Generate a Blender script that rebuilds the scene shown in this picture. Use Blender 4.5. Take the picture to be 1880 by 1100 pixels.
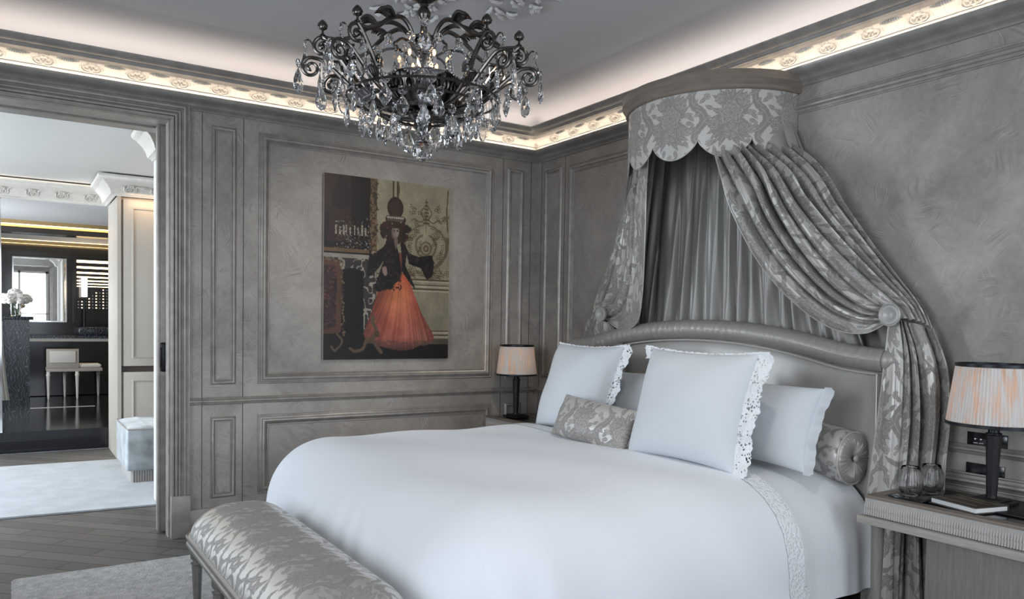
import bpy, bmesh, math, random
import numpy as np
from mathutils import Vector, Matrix
PI = math.pi
random.seed(7); np.random.seed(7)
for o in list(bpy.data.objects): bpy.data.objects.remove(o)
S = bpy.context.scene; COL = S.collection
# ---------------------------------------------------------------- camera
FPX, CY, YAW, PIT, ROL, HC = 1421.8, 647.5, .5734, -.0356, .0162, 1.4
YB, XR = 5.317, 3.663          # back wall plane, right wall plane
cF = np.array([math.sin(YAW)*math.cos(PIT), math.cos(YAW)*math.cos(PIT), math.sin(PIT)])
cr = np.array([math.cos(YAW), -math.sin(YAW), 0]); cu = np.cross(cr, cF)
cr, cu = math.cos(ROL)*cr+math.sin(ROL)*cu, -math.sin(ROL)*cr+math.cos(ROL)*cu
cam = bpy.data.cameras.new('camera'); co = bpy.data.objects.new('camera', cam); COL.objects.link(co)
M = Matrix.Identity(4)
for i in range(3):
    M[i][0] = cr[i]; M[i][1] = cu[i]; M[i][2] = -cF[i]
M[0][3], M[1][3], M[2][3] = 0, 0, HC
co.matrix_world = M
cam.sensor_width = 36; cam.lens = FPX/1880*36; cam.shift_y = (CY-550)/1880; cam.clip_start = .05
S.camera = co
S.view_settings.view_transform = 'Standard'; S.view_settings.look = 'None'
S.view_settings.exposure = 0.36; S.view_settings.gamma = 1
S.view_settings.use_curve_mapping = False
# ---------------------------------------------------------------- world and daylight
W = bpy.data.worlds.new('sky'); S.world = W; W.use_nodes = True
bg = W.node_tree.nodes['Background']; bg.inputs[0].default_value = (.72, .84, 1, 1); bg.inputs[1].default_value = 1.0

def area(name, loc, target, sx, sy, power, col, spread=PI):
    l = bpy.data.lights.new(name, 'AREA'); l.shape = 'RECTANGLE'; l.size = sx; l.size_y = sy
    l.energy = power; l.color = col; l.spread = spread
    o = bpy.data.objects.new(name, l); COL.objects.link(o); o.location = loc
    o.rotation_euler = (Vector(target)-Vector(loc)).to_track_quat('-Z', 'Y').to_euler()
    return o
DAY = (.86, .93, 1.0); WARM = (1.0, .72, .42)
# daylight through the two bedroom windows behind the viewpoint and the one in the left wall
area('window_daylight', (.2, -2.25, 1.85), (.5, 3, 1.2), 1.5, 2.3, 30, DAY)
area('window_daylight', (2.4, -2.25, 1.85), (2.6, 3, 1.2), 1.5, 2.3, 44, DAY)
area('window_daylight', (-2.95, 1.2, 2.05), (2, 1.9, 1.0), 2.3, 1.9, 84, DAY)
area('window_daylight', (-3.1, 7.3, 1.6), (1, 7.2, .6), 1.6, 2.1, 170, (.78, .89, 1.0))
# two ceiling spots out of view: one washing the picture wall, one added to brighten the bed
def spot(loc, target, p, col, ang=75):
    l = bpy.data.lights.new('unseen_ceiling_spot', 'SPOT'); l.energy = p; l.color = col; l.spot_size = math.radians(ang); l.spot_blend = 1; l.shadow_soft_size = .06
    o = bpy.data.objects.new('unseen_ceiling_spot', l); COL.objects.link(o); o.location = loc
    o.rotation_euler = (Vector(target)-Vector(loc)).to_track_quat('-Z', 'Y').to_euler()
SPOTS = [((2.25, 2.75), (2.3, 5.3, 1.25), 70, (1, .86, .70), 62), ((1.9, 1.7), (2.1, 2.9, .7), 42, (1, .93, .86), 80)]
for (sx, sy), tg, p_, c_, an in SPOTS: spot((sx, sy, 3.10), tg, p_, c_, an)
# concealed cove strips
def cove(x0, y0, x1, y1, z, p, col=WARM, w=.03, tilt=(0, 0, 1)):
    L = math.hypot(x1-x0, y1-y0); c = ((x0+x1)/2, (y0+y1)/2, z)
    l = bpy.data.lights.new('cove_light', 'AREA'); l.shape = 'RECTANGLE'; l.size = L; l.size_y = w; l.energy = p*L; l.color = col
    o = bpy.data.objects.new('cove_light', l); COL.objects.link(o); o.location = c
    d = Vector(tilt).normalized(); ax = Vector((x1-x0, y1-y0, 0)).normalized(); zz = -d; yy = zz.cross(ax)
    m = Matrix((ax, yy, zz)).transposed().to_4x4(); m.translation = Vector(c); o.matrix_world = m
COVE = (1.0, .84, .68)
cove(-2.5, YB-.093, XR-.10, YB-.093, 2.813, .52, COVE, .008, (0, .45, 1))
cove(XR-.093, YB-.11, XR-.093, -1.7, 2.813, .52, COVE, .008, (.45, 0, 1))
cove(-2.5, YB-.10, XR-.12, YB-.10, 2.965, .66, (1, .84, .74), .03, (0, .2, 1))
cove(XR-.10, YB-.12, XR-.10, -1.7, 2.965, .66, (1, .84, .74), .03, (.2, 0, 1))
# ---------------------------------------------------------------- materials
def newmat(name):
    m = bpy.data.materials.new(name); m.use_nodes = True
    return m, m.node_tree.nodes, m.node_tree.links, m.node_tree.nodes['Principled BSDF']
def setp(b, **k):
    for n, v in k.items(): b.inputs[n.replace('_', ' ')].default_value = v
def mat(name, col, rough=.5, metal=0, spec=.5, bump=0, bscale=40, var=0, vscale=4, emis=None, estr=0, trans=0, ior=1.5, sheen=0, coat=0, stretch=None):
    m, N, L, b = newmat(name); c4 = (*col, 1)
    setp(b, Base_Color=c4, Roughness=rough, Metallic=metal, IOR=ior)
    b.inputs['Specular IOR Level'].default_value = spec
    b.inputs['Transmission Weight'].default_value = trans
    b.inputs['Sheen Weight'].default_value = sheen; b.inputs['Coat Weight'].default_value = coat
    if emis: b.inputs['Emission Color'].default_value = (*emis, 1); b.inputs['Emission Strength'].default_value = estr
    if bump or var:
        tc = N.new('ShaderNodeTexCoord'); src = tc.outputs['Object']
        if stretch:
            mp = N.new('ShaderNodeMapping'); mp.inputs['Scale'].default_value = stretch; L.new(src, mp.inputs[0]); src = mp.outputs[0]
    if var:
        n = N.new('ShaderNodeTexNoise'); n.inputs['Scale'].default_value = vscale; n.inputs['Detail'].default_value = 6; L.new(src, n.inputs['Vector'])
        r = N.new('ShaderNodeValToRGB'); r.color_ramp.elements[0].position = .3; r.color_ramp.elements[1].position = .7
        r.color_ramp.elements[0].color = (*[max(0, c*(1-var)) for c in col], 1); r.color_ramp.elements[1].color = (*[min(1, c*(1+var)) for c in col], 1)
        L.new(n.outputs[0], r.inputs[0]); L.new(r.outputs[0], b.inputs['Base Color'])
    if bump:
        n = N.new('ShaderNodeTexNoise'); n.inputs['Scale'].default_value = bscale; n.inputs['Detail'].default_value = 4; L.new(src, n.inputs['Vector'])
        bp = N.new('ShaderNodeBump'); bp.inputs['Strength'].default_value = bump; bp.inputs['Distance'].default_value = .01
        L.new(n.outputs[0], bp.inputs['Height']); L.new(bp.outputs[0], b.inputs['Normal'])
    return m
def plaster(name, col, metal=.15, rough=.5, swirl=.5, var=.16):
    m, N, L, b = newmat(name); setp(b, Roughness=rough, Metallic=metal)
    tc = N.new('ShaderNodeTexCoord')
    def node(t, **k):
        n = N.new(t)
        for a, v in k.items(): n.inputs[a.replace('_', ' ')].default_value = v
        return n
    sx = N.new('ShaderNodeSeparateXYZ'); L.new(tc.outputs['Object'], sx.inputs[0])
    ad = N.new('ShaderNodeMath'); L.new(sx.outputs[0], ad.inputs[0]); L.new(sx.outputs[1], ad.inputs[1])
    cb = N.new('ShaderNodeCombineXYZ'); L.new(ad.outputs[0], cb.inputs[0]); L.new(sx.outputs[2], cb.inputs[1])
    # trowel strokes: short curved streaks whose direction changes from patch to patch
    wn = node('ShaderNodeTexNoise', Scale=3.2, Detail=2); L.new(cb.outputs[0], wn.inputs['Vector'])
    wv = N.new('ShaderNodeVectorMath'); wv.operation = 'MULTIPLY_ADD'; wv.inputs[1].default_value = (.22, .22, 0); L.new(wn.outputs['Color'], wv.inputs[0]); L.new(cb.outputs[0], wv.inputs[2])
    outs = []
    for sc, off, fine in ((5.5, 0, 95), (7.5, 3.3, 130)):
        mo = node('ShaderNodeMapping'); mo.inputs['Location'].default_value = (off, off*.7, 0); L.new(wv.outputs[0], mo.inputs[0])
        vo = node('ShaderNodeTexVoronoi', Scale=sc); L.new(mo.outputs[0], vo.inputs['Vector'])
        ss = N.new('ShaderNodeSeparateColor'); L.new(vo.outputs['Color'], ss.inputs[0])
        an = N.new('ShaderNodeMath'); an.operation = 'MULTIPLY'; an.inputs[1].default_value = 6.28; L.new(ss.outputs[0], an.inputs[0])
        vr = N.new('ShaderNodeVectorRotate'); vr.rotation_type = 'Z_AXIS'; L.new(mo.outputs[0], vr.inputs['Vector']); L.new(an.outputs[0], vr.inputs['Angle'])
        mp = node('ShaderNodeMapping'); mp.inputs['Scale'].default_value = (5, fine, 1); L.new(vr.outputs[0], mp.inputs[0])
        n = node('ShaderNodeTexNoise', Scale=1, Detail=3, Distortion=.3); L.new(mp.outputs[0], n.inputs['Vector'])
        # fade each patch towards its border so strokes overlap softly
        fd = N.new('ShaderNodeMapRange'); fd.inputs[1].default_value = .0; fd.inputs[2].default_value = .09*5.5/sc*5; fd.inputs[3].default_value = 1; fd.inputs[4].default_value = 0; L.new(vo.outputs['Distance'], fd.inputs[0])
        c = N.new('ShaderNodeMath'); c.operation = 'SUBTRACT'; c.inputs[1].default_value = .5; L.new(n.outputs[0], c.inputs[0])
        q = N.new('ShaderNodeMath'); q.operation = 'MULTIPLY'; L.new(c.outputs[0], q.inputs[0]); L.new(fd.outputs[0], q.inputs[1]); outs.append(q)
    st = N.new('ShaderNodeMath'); L.new(outs[0].outputs[0], st.inputs[0]); L.new(outs[1].outputs[0], st.inputs[1])
    n1 = node('ShaderNodeTexNoise', Scale=1.9, Detail=7, Roughness=.62, Distortion=.7); L.new(cb.outputs[0], n1.inputs['Vector'])
    n2 = node('ShaderNodeTexNoise', Scale=26, Detail=4, Distortion=1.2); L.new(cb.outputs[0], n2.inputs['Vector'])
    m1 = N.new('ShaderNodeMath'); m1.operation = 'MULTIPLY_ADD'; m1.inputs[1].default_value = .28; L.new(n2.outputs[0], m1.inputs[0]); L.new(n1.outputs[0], m1.inputs[2])
    m2 = N.new('ShaderNodeMath'); m2.operation = 'MULTIPLY_ADD'; m2.inputs[1].default_value = 1.25; L.new(st.outputs[0], m2.inputs[0]); L.new(m1.outputs[0], m2.inputs[2])
    r = N.new('ShaderNodeValToRGB'); r.color_ramp.elements[0].position = .44; r.color_ramp.elements[1].position = .84
    r.color_ramp.elements[0].color = (*[c*(1-var*1.7) for c in col], 1); r.color_ramp.elements[1].color = (*[c*(1+var*1.7) for c in col], 1)
    L.new(m2.outputs[0], r.inputs[0]); L.new(r.outputs[0], b.inputs['Base Color'])
    bp = N.new('ShaderNodeBump'); bp.inputs['Strength'].default_value = swirl*1.6; bp.inputs['Distance'].default_value = .008
    L.new(st.outputs[0], bp.inputs['Height']); L.new(bp.outputs[0], b.inputs['Normal'])
    return m
def damask_mat(name, ground, motif, rg=.3, rm=.55, metal=.35, wr=.15):
    m, N, L, b = newmat(name)
    at = N.new('ShaderNodeAttribute'); at.attribute_name = 'damask'
    mc = N.new('ShaderNodeMix'); mc.data_type = 'RGBA'
    mc.inputs[6].default_value = (*ground, 1); mc.inputs[7].default_value = (*motif, 1)
    L.new(at.outputs['Fac'], mc.inputs[0]); L.new(mc.outputs[2], b.inputs['Base Color'])
    for nm, a, c in (('Roughness', rg, rm), ('Metallic', metal, metal*.3)):
        q = N.new('ShaderNodeMix'); q.data_type = 'FLOAT'; q.inputs[2].default_value = a; q.inputs[3].default_value = c
        L.new(at.outputs['Fac'], q.inputs[0]); L.new(q.outputs[0], b.inputs[nm])
    tc = N.new('ShaderNodeTexCoord'); n = N.new('ShaderNodeTexNoise'); n.inputs['Scale'].default_value = 22; n.inputs['Detail'].default_value = 3
    L.new(tc.outputs['Object'], n.inputs['Vector'])
    ad = N.new('ShaderNodeMath'); ad.operation = 'MULTIPLY_ADD'; ad.inputs[1].default_value = .35
    L.new(at.outputs['Fac'], ad.inputs[0]); L.new(n.outputs[0], ad.inputs[2])
    bp = N.new('ShaderNodeBump'); bp.inputs['Strength'].default_value = wr; bp.inputs['Distance'].default_value = .01
    L.new(ad.outputs[0], bp.inputs['Height']); L.new(bp.outputs[0], b.inputs['Normal'])
    b.inputs['Sheen Weight'].default_value = .1
    return m
MT = {}
MT['plaster'] = plaster('grey_polished_plaster', (.345, .320, .290))
MT['mould'] = mat('grey_painted_moulding', (.345, .320, .290), .36, .3, var=.16, vscale=14, bump=.06, bscale=60)
MT['cream'] = mat('cornice_plaster', (.62, .58, .52), .55, 0, var=.06, vscale=20)
MT['grey_corn'] = mat('cornice_grey', (.33, .315, .295), .38, .3, var=.15, vscale=12)
MT['ceiling'] = mat('ceiling_paint', (.56, .56, .565), .8)
MT['relief'] = mat('ceiling_relief_plaster', (.60, .60, .60), .7)
MT['white_cloth'] = mat('white_cotton', (.80, .825, .865), .8, 0, sheen=.25, bump=.05, bscale=9)
MT['pillow'] = mat('white_pillow_cotton', (.63, .66, .69), .8, 0, sheen=.2, bump=.05, bscale=9)
MT['sheet'] = mat('white_sheet', (.78, .80, .83), .8, 0, sheen=.2, bump=.08, bscale=7)
MT['satin'] = mat('grey_satin', (.42, .405, .38), .40, .25, sheen=.2, bump=.04, bscale=12, stretch=(1, 6, 1))
MT['roll_satin'] = mat('gathered_grey_satin', (.37, .35, .32), .40, .28, bump=.06, bscale=10, stretch=(.5, 8, .5))
MT['lining'] = mat('grey_lining_satin', (.33, .318, .295), .42, .2, bump=.08, bscale=16, stretch=(1, 3, .4))
MT['piping'] = mat('pale_piping', (.5, .48, .45), .35, .2)
MT['damask'] = damask_mat('grey_damask', (.54, .52, .485), (.265, .253, .233), .36, .6, .22, .10)
MT['damask_bench'] = damask_mat('grey_damask_bench', (.62, .60, .565), (.30, .288, .268), .28, .50, .55, .02)
MT['wood_grey'] = mat('grey_oak', (.20, .185, .165), .5, 0, var=.16, vscale=14, bump=.08, bscale=50, stretch=(6, 6, .6))
MT['wood_rail'] = mat('pale_grey_oak', (.38, .35, .31), .45, 0, var=.15, vscale=9, stretch=(12, 1, 12))
MT['wood_brown'] = mat('brown_grey_wood', (.20, .165, .135), .45, 0, var=.15, vscale=10, stretch=(1, 1, 6))
MT['ribbed'] = mat('carved_pale_wood', (.42, .40, .375), .45, .1)
MT['silverwood'] = mat('silvered_wood', (.22, .21, .195), .32, .5, var=.15, vscale=20)
MT['black_gloss'] = mat('black_gloss', (.012, .013, .015), .12, 0)
MT['black_metal'] = mat('black_metal', (.02, .022, .025), .35, .6)
MT['black_leather'] = mat('black_leather', (.014, .013, .014), .4, spec=.3)
MT['bronze'] = mat('dark_bronze', (.115, .105, .098), .24, .95, var=.25, vscale=30)
MT['glass'] = mat('clear_glass', (1, 1, 1), .0, 0, trans=1, ior=1.30)
MT['crystal'] = mat('crystal', (.97, .98, 1), 0.0, 0, trans=1, ior=1.6)
MT['chrome'] = mat('chrome', (.8, .8, .82), .08, 1)
MT['mirror'] = mat('mirror_glass', (.86, .88, .88), .01, 1)
MT['white_paint'] = mat('white_paint', (.72, .70, .67), .5)
MT['cab'] = mat('taupe_lacquer', (.48, .43, .37), .4, 0, var=.03)
MT['cab_dark'] = mat('brown_gap', (.06, .045, .035), .5)
MT['ivory'] = mat('ivory_fabric', (.6, .59, .56), .7, sheen=.3)
MT['petal'] = mat('white_petals', (.82, .80, .76), .7)
MT['stem'] = mat('green_stem', (.06, .12, .04), .6)
MT['gold'] = mat('gilt_edge', (.6, .42, .2), .3, .9)
MT['paper'] = mat('white_pages', (.75, .75, .74), .7)
MT['bookcover'] = mat('dark_brown_cover', (.05, .04, .035), .35, bump=.1)
MT['disc'] = mat('grey_lacquered_wood', (.40, .385, .36), .35, .1, var=.05)
MT['bulb'] = mat('warm_bulb', (1, .8, .5), .4, emis=(1, .55, .22), estr=3)
MT['tube'] = mat('lit_tube', (1, 1, 1), .4, emis=(1, .93, .8), estr=7)
MT['ledwarm'] = mat('lit_strip', (1, 1, 1), .4, emis=(1, .70, .34), estr=5)
# velvet
MT['velvet'] = mat('pale_silver_velvet', (.44, .48, .50), .5, .1, var=.45, vscale=7, sheen=.6)

def mat_shade():
    m, N, L, b = newmat('pleated_shade_fabric')
    b.inputs['Base Color'].default_value = (.68, .65, .62, 1); b.inputs['Roughness'].default_value = .8
    tr = N.new('ShaderNodeBsdfTranslucent'); tr.inputs[0].default_value = (1, .74, .52, 1)
    tc = N.new('ShaderNodeTexCoord'); mp = N.new('ShaderNodeMapping'); mp.inputs['Scale'].default_value = (70, 70, 1.2); L.new(tc.outputs['Object'], mp.inputs[0])
    n = N.new('ShaderNodeTexNoise'); n.inputs['Scale'].default_value = 1; n.inputs['Detail'].default_value = 2; L.new(mp.outputs[0], n.inputs['Vector'])
    r = N.new('ShaderNodeMapRange'); r.inputs[1].default_value = .42; r.inputs[2].default_value = .70; r.inputs[3].default_value = .02; r.inputs[4].default_value = .55; L.new(n.outputs[0], r.inputs[0])
    mx = N.new('ShaderNodeMixShader'); L.new(r.outputs[0], mx.inputs[0])
    L.new(b.outputs[0], mx.inputs[1]); L.new(tr.outputs[0], mx.inputs[2]); L.new(mx.outputs[0], N['Material Output'].inputs[0])
    return m
MT['shade'] = mat_shade()
def mat_lace(name='lace', holes=True):
    m, N, L, b = newmat(name)
    setp(b, Base_Color=(.80, .82, .84, 1), Roughness=.8)
    tc = N.new('ShaderNodeTexCoord'); v = N.new('ShaderNodeTexVoronoi'); v.inputs['Scale'].default_value = 72 if holes else 75
    n = N.new('ShaderNodeTexNoise'); n.inputs['Scale'].default_value = 20
    L.new(tc.outputs['Object'], n.inputs['Vector']); L.new(tc.outputs['Object'], v.inputs['Vector'])
    bp = N.new('ShaderNodeBump'); bp.inputs['Strength'].default_value = .9; bp.inputs['Distance'].default_value = .004
    L.new(v.outputs['Distance'], bp.inputs['Height']); L.new(bp.outputs[0], b.inputs['Normal'])
    if holes:
        a = N.new('ShaderNodeMath'); a.operation = 'GREATER_THAN'; a.inputs[1].default_value = .37
        c = N.new('ShaderNodeMath'); c.operation = 'LESS_THAN'; c.inputs[1].default_value = .50
        L.new(v.outputs['Distance'], a.inputs[0]); L.new(n.outputs[0], c.inputs[0])
        mx = N.new('ShaderNodeMath'); mx.operation = 'MAXIMUM'; L.new(a.outputs[0], mx.inputs[0]); L.new(c.outputs[0], mx.inputs[1])
        L.new(mx.outputs[0], b.inputs['Alpha'])
    else:
        r = N.new('ShaderNodeValToRGB'); r.color_ramp.elements[0].color = (.62, .63, .65, 1); r.color_ramp.elements[1].color = (.80, .82, .85, 1)
        r.color_ramp.elements[0].position = .12; r.color_ramp.elements[1].position = .45
        L.new(v.outputs['Distance'], r.inputs[0]); L.new(r.outputs[0], b.inputs['Base Color'])
    return m
MT['lace'] = mat_lace('eyelet_lace'); MT['lace_trim'] = mat_lace('embroidered_lace', False)
def mat_attr(name, attr, rough=.5):
    m, N, L, b = newmat(name); at = N.new('ShaderNodeAttribute'); at.attribute_name = attr
    L.new(at.outputs['Color'], b.inputs['Base Color']); b.inputs['Roughness'].default_value = rough
    return m
MT['print'] = mat_attr('printed_picture', 'picture', .35)
def mat_marble():
    m, N, L, b = newmat('black_veined_marble'); tc = N.new('ShaderNodeTexCoord')
    w = N.new('ShaderNodeTexWave'); w.inputs['Scale'].default_value = 9; w.inputs['Distortion'].default_value = 16; w.inputs['Detail'].default_value = 5; w.inputs['Detail Scale'].default_value = 1.2
    L.new(tc.outputs['Object'], w.inputs['Vector'])
    r = N.new('ShaderNodeValToRGB'); e = r.color_ramp.elements; e[0].color = (.012, .016, .022, 1); e[1].color = (.11, .13, .155, 1); e[0].position = .80; e[1].position = 1
    L.new(w.outputs['Fac'], r.inputs[0]); L.new(r.outputs[0], b.inputs['Base Color']); b.inputs['Roughness'].default_value = .2
    return m
MT['marble'] = mat_marble()
def mat_floor():
    m, N, L, b = newmat('greyed_oak_parquet'); tc = N.new('ShaderNodeTexCoord')
    mp = N.new('ShaderNodeMapping'); mp.inputs['Rotation'].default_value = (0, 0, math.radians(45)); L.new(tc.outputs['Object'], mp.inputs[0])
    br = N.new('ShaderNodeTexBrick'); br.inputs['Scale'].default_value = 1; br.inputs['Brick Width'].default_value = .75; br.inputs['Row Height'].default_value = .13; br.inputs['Mortar Size'].default_value = .0035
    br.inputs['Color1'].default_value = (.100, .088, .076, 1); br.inputs['Color2'].default_value = (.150, .132, .115, 1); br.inputs['Mortar'].default_value = (.02, .017, .014, 1)
    L.new(mp.outputs[0], br.inputs['Vector'])
    m2 = N.new('ShaderNodeMapping'); m2.inputs['Rotation'].default_value = (0, 0, math.radians(45)); m2.inputs['Scale'].default_value = (3, 34, 1); L.new(tc.outputs['Object'], m2.inputs[0])
    n = N.new('ShaderNodeTexNoise'); n.inputs['Scale'].default_value = 2; n.inputs['Detail'].default_value = 6; L.new(m2.outputs[0], n.inputs['Vector'])
    mx = N.new('ShaderNodeMix'); mx.data_type = 'RGBA'; mx.blend_type = 'OVERLAY'; mx.inputs[0].default_value = .45
    L.new(br.outputs['Color'], mx.inputs[6]); L.new(n.outputs['Color'], mx.inputs[7])
    hs = N.new('ShaderNodeHueSaturation'); hs.inputs['Saturation'].default_value = .6; L.new(mx.outputs[2], hs.inputs['Color']); L.new(hs.outputs[0], b.inputs['Base Color'])
    b.inputs['Roughness'].default_value = .5; b.inputs['Specular IOR Level'].default_value = .28
    bp = N.new('ShaderNodeBump'); bp.inputs['Strength'].default_value = .2; bp.inputs['Distance'].default_value = .003; L.new(n.outputs[0], bp.inputs['Height']); L.new(bp.outputs[0], b.inputs['Normal'])
    return m
MT['floor'] = mat_floor()
MT['rug'] = mat('pale_grey_wool', (.40, .385, .365), .95, 0, var=.30, vscale=26, bump=1.0, bscale=90, sheen=.3)
MT['rug_white'] = mat('pale_silk_rug', (.40, .42, .44), .8, 0, var=.14, vscale=5, bump=.5, bscale=60, sheen=.3)
# ---------------------------------------------------------------- geometry helpers
def G(V=None, Fc=None): return (list(V or []), list(Fc or []))
def join(*gs):
    V, Fc = [], []
    for v, f in gs:
        k = len(V); V += [tuple(p) for p in v]; Fc += [tuple(i+k for i in q) for q in f]
    return V, Fc
def box(x0, x1, y0, y1, z0, z1):
    V = [(x, y, z) for x in (x0, x1) for y in (y0, y1) for z in (z0, z1)]
    return V, [(0, 1, 3, 2), (4, 6, 7, 5), (0, 4, 5, 1), (2, 3, 7, 6), (0, 2, 6, 4), (1, 5, 7, 3)]
def bbox(x0, x1, y0, y1, z0, z1, b=.005, seg=2):
    bm = bmesh.new(); v, f = box(x0, x1, y0, y1, z0, z1)
    vs = [bm.verts.new(p) for p in v]
    for q in f: bm.faces.new([vs[i] for i in q])
    bmesh.ops.recalc_face_normals(bm, faces=bm.faces[:])
    bmesh.ops.bevel(bm, geom=bm.edges[:], offset=b, segments=seg, affect='EDGES', profile=.5)
    bm.verts.index_update()
    r = ([tuple(p.co) for p in bm.verts], [tuple(q.index for q in fc.verts) for fc in bm.faces]); bm.free(); return r
def grid(P):           # P: array (nu, nv, 3)
    nu, nv = P.shape[:2]; V = [tuple(p) for p in P.reshape(-1, 3).tolist()]
    Fc = [(i*nv+j, (i+1)*nv+j, (i+1)*nv+j+1, i*nv+j+1) for i in range(nu-1) for j in range(nv-1)]
    return V, Fc
def lathe(prof, c=(0, 0, 0), n=32, a=1, b=1, flut=None):     # prof: (radius, z)
    V, Fc = [], []
    for r_, z in prof:
        for i in range(n):
            t = 2*PI*i/n; rr = r_*(1+(flut(t, z) if flut else 0)); V.append((c[0]+a*rr*math.cos(t), c[1]+b*rr*math.sin(t), c[2]+z))
    m = len(prof)
    for k in range(m-1):
        for i in range(n):
            j = (i+1) % n; Fc.append((k*n+i, k*n+j, (k+1)*n+j, (k+1)*n+i))
    if prof[0][0] > 1e-5: Fc.append(tuple(range(n))[::-1])
    if prof[-1][0] > 1e-5: Fc.append(tuple((m-1)*n+i for i in range(n)))
    return V, Fc
def catmull(pts, k=8):
    P = [np.array(p, float) for p in pts]; P = [2*P[0]-P[1]]+P+[2*P[-1]-P[-2]]; out = []
    for i in range(1, len(P)-2):
        for j in range(k):
            t = j/k; a, b, c, d = P[i-1:i+3]
            out.append(.5*((2*b)+(-a+c)*t+(2*a-5*b+4*c-d)*t*t+(-a+3*b-3*c+d)*t**3))
    out.append(P[-2]); return np.array(out)
def tube(pts, r, n=8, cap=True, k=0, flat=1):
    P = catmull(pts, k) if k else np.array(pts, float); m = len(P)
    R = np.interp(np.linspace(0, 1, m), np.linspace(0, 1, len(r)), r) if hasattr(r, '__len__') else np.full(m, r)
    T = np.gradient(P, axis=0); T /= np.linalg.norm(T, axis=1)[:, None]+1e-12
    up = np.array([0, 0, 1.]) if abs(T[0][2]) < .9 else np.array([1., 0, 0])
    V, Fc = [], []; nrm = np.cross(T[0], up); nrm /= np.linalg.norm(nrm)
    for i in range(m):
        nrm = nrm-T[i]*(nrm@T[i]); nrm /= np.linalg.norm(nrm)+1e-12; bi = np.cross(T[i], nrm)
        for j in range(n):
            a = 2*PI*j/n; V.append(tuple(P[i]+R[i]*(math.cos(a)*nrm+flat*math.sin(a)*bi)))
    for i in range(m-1):
        for j in range(n):
            q = (j+1) % n; Fc.append((i*n+j, i*n+q, (i+1)*n+q, (i+1)*n+j))
    if cap: Fc.append(tuple(range(n))[::-1]); Fc.append(tuple((m-1)*n+j for j in range(n)))
    return V, Fc
def sphere(c, r, n=16, m=10, sx=1, sy=1, sz=1):
    return lathe([(max(1e-6, r*math.sin(PI*k/m)) if 0 < k < m else 1e-6, -r*sz*math.cos(PI*k/m)) for k in range(m+1)], c, n, sx, sy)
def prism(poly, z0, z1):
    n = len(poly); V = [(x, y, z0) for x, y in poly]+[(x, y, z1) for x, y in poly]
    return V, [tuple(range(n))[::-1], tuple(range(n, 2*n))]+[(i, (i+1) % n, n+(i+1) % n, n+i) for i in range(n)]
def xf(g, m):
    m = Matrix(m) if not isinstance(m, Matrix) else m
    return [tuple(m @ Vector(p)) for p in g[0]], g[1]
def moved(g, d): return [(p[0]+d[0], p[1]+d[1], p[2]+d[2]) for p in g[0]], g[1]
ORG = {}
def obj(name, g, m, parent=None, smooth=True, attr=None, angle=None):
    """attr: (name, array) per-vertex float or colour. verts in world coordinates; parents only carry a location."""
    o_ = ORG.get(parent.name, (0, 0, 0)) if parent else (0, 0, 0)
    V = [(p[0]-o_[0], p[1]-o_[1], p[2]-o_[2]) for p in g[0]]
    me = bpy.data.meshes.new(name); me.from_pydata(V, [], g[1]); me.materials.append(m)
    bm = bmesh.new(); bm.from_mesh(me); bmesh.ops.recalc_face_normals(bm, faces=bm.faces[:]); bm.to_mesh(me); bm.free()
    if smooth:
        me.polygons.foreach_set('use_smooth', [True]*len(me.polygons))
        if angle is None: angle = 40
        try: me.set_sharp_from_angle(angle=math.radians(angle))
        except Exception: pass
    if attr is not None:
        nm, arr = attr; arr = np.asarray(arr, dtype=np.float32)
        if arr.ndim == 1:
            a = me.attributes.new(nm, 'FLOAT', 'POINT'); a.data.foreach_set('value', arr)
        else:
            a = me.attributes.new(nm, 'FLOAT_COLOR', 'POINT'); a.data.foreach_set('color', np.c_[arr, np.ones(len(arr))].astype(np.float32).ravel())
    me.update()
    o = bpy.data.objects.new(name, me); COL.objects.link(o)
    if parent: o.parent = parent
    ORG[o.name] = o_
    return o
def tag(o, label=None, cat=None, group=None, kind=None):
    if label: o['label'] = label
    if cat: o['category'] = cat
    if group: o['group'] = group
    if kind: o['kind'] = kind
    return o
def thing(name, label, cat, loc=(0, 0, 0), group=None):
    o = bpy.data.objects.new(name, None); COL.objects.link(o); o.location = loc; o.empty_display_size = .1
    ORG[o.name] = tuple(loc); return tag(o, label, cat, group)
def struct(name, g, m, smooth=True): return tag(obj(name, g, m, smooth=smooth), kind='structure')
def sthing(name, loc=(0, 0, 0)):
    o = bpy.data.objects.new(name, None); COL.objects.link(o); o.location = loc; ORG[o.name] = tuple(loc); o['kind'] = 'structure'; return o
def at_x(px, py, X):      # the point on the plane x = X seen at that place in the photograph
    d = cF+(px-940)/FPX*cr+(CY-py)/FPX*cu; t = X/d[0]; return np.array([0, 0, HC])+t*d
def at_y(px, py, Y):
    d = cF+(px-940)/FPX*cr+(CY-py)/FPX*cu; t = Y/d[1]; return np.array([0, 0, HC])+t*d
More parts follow.
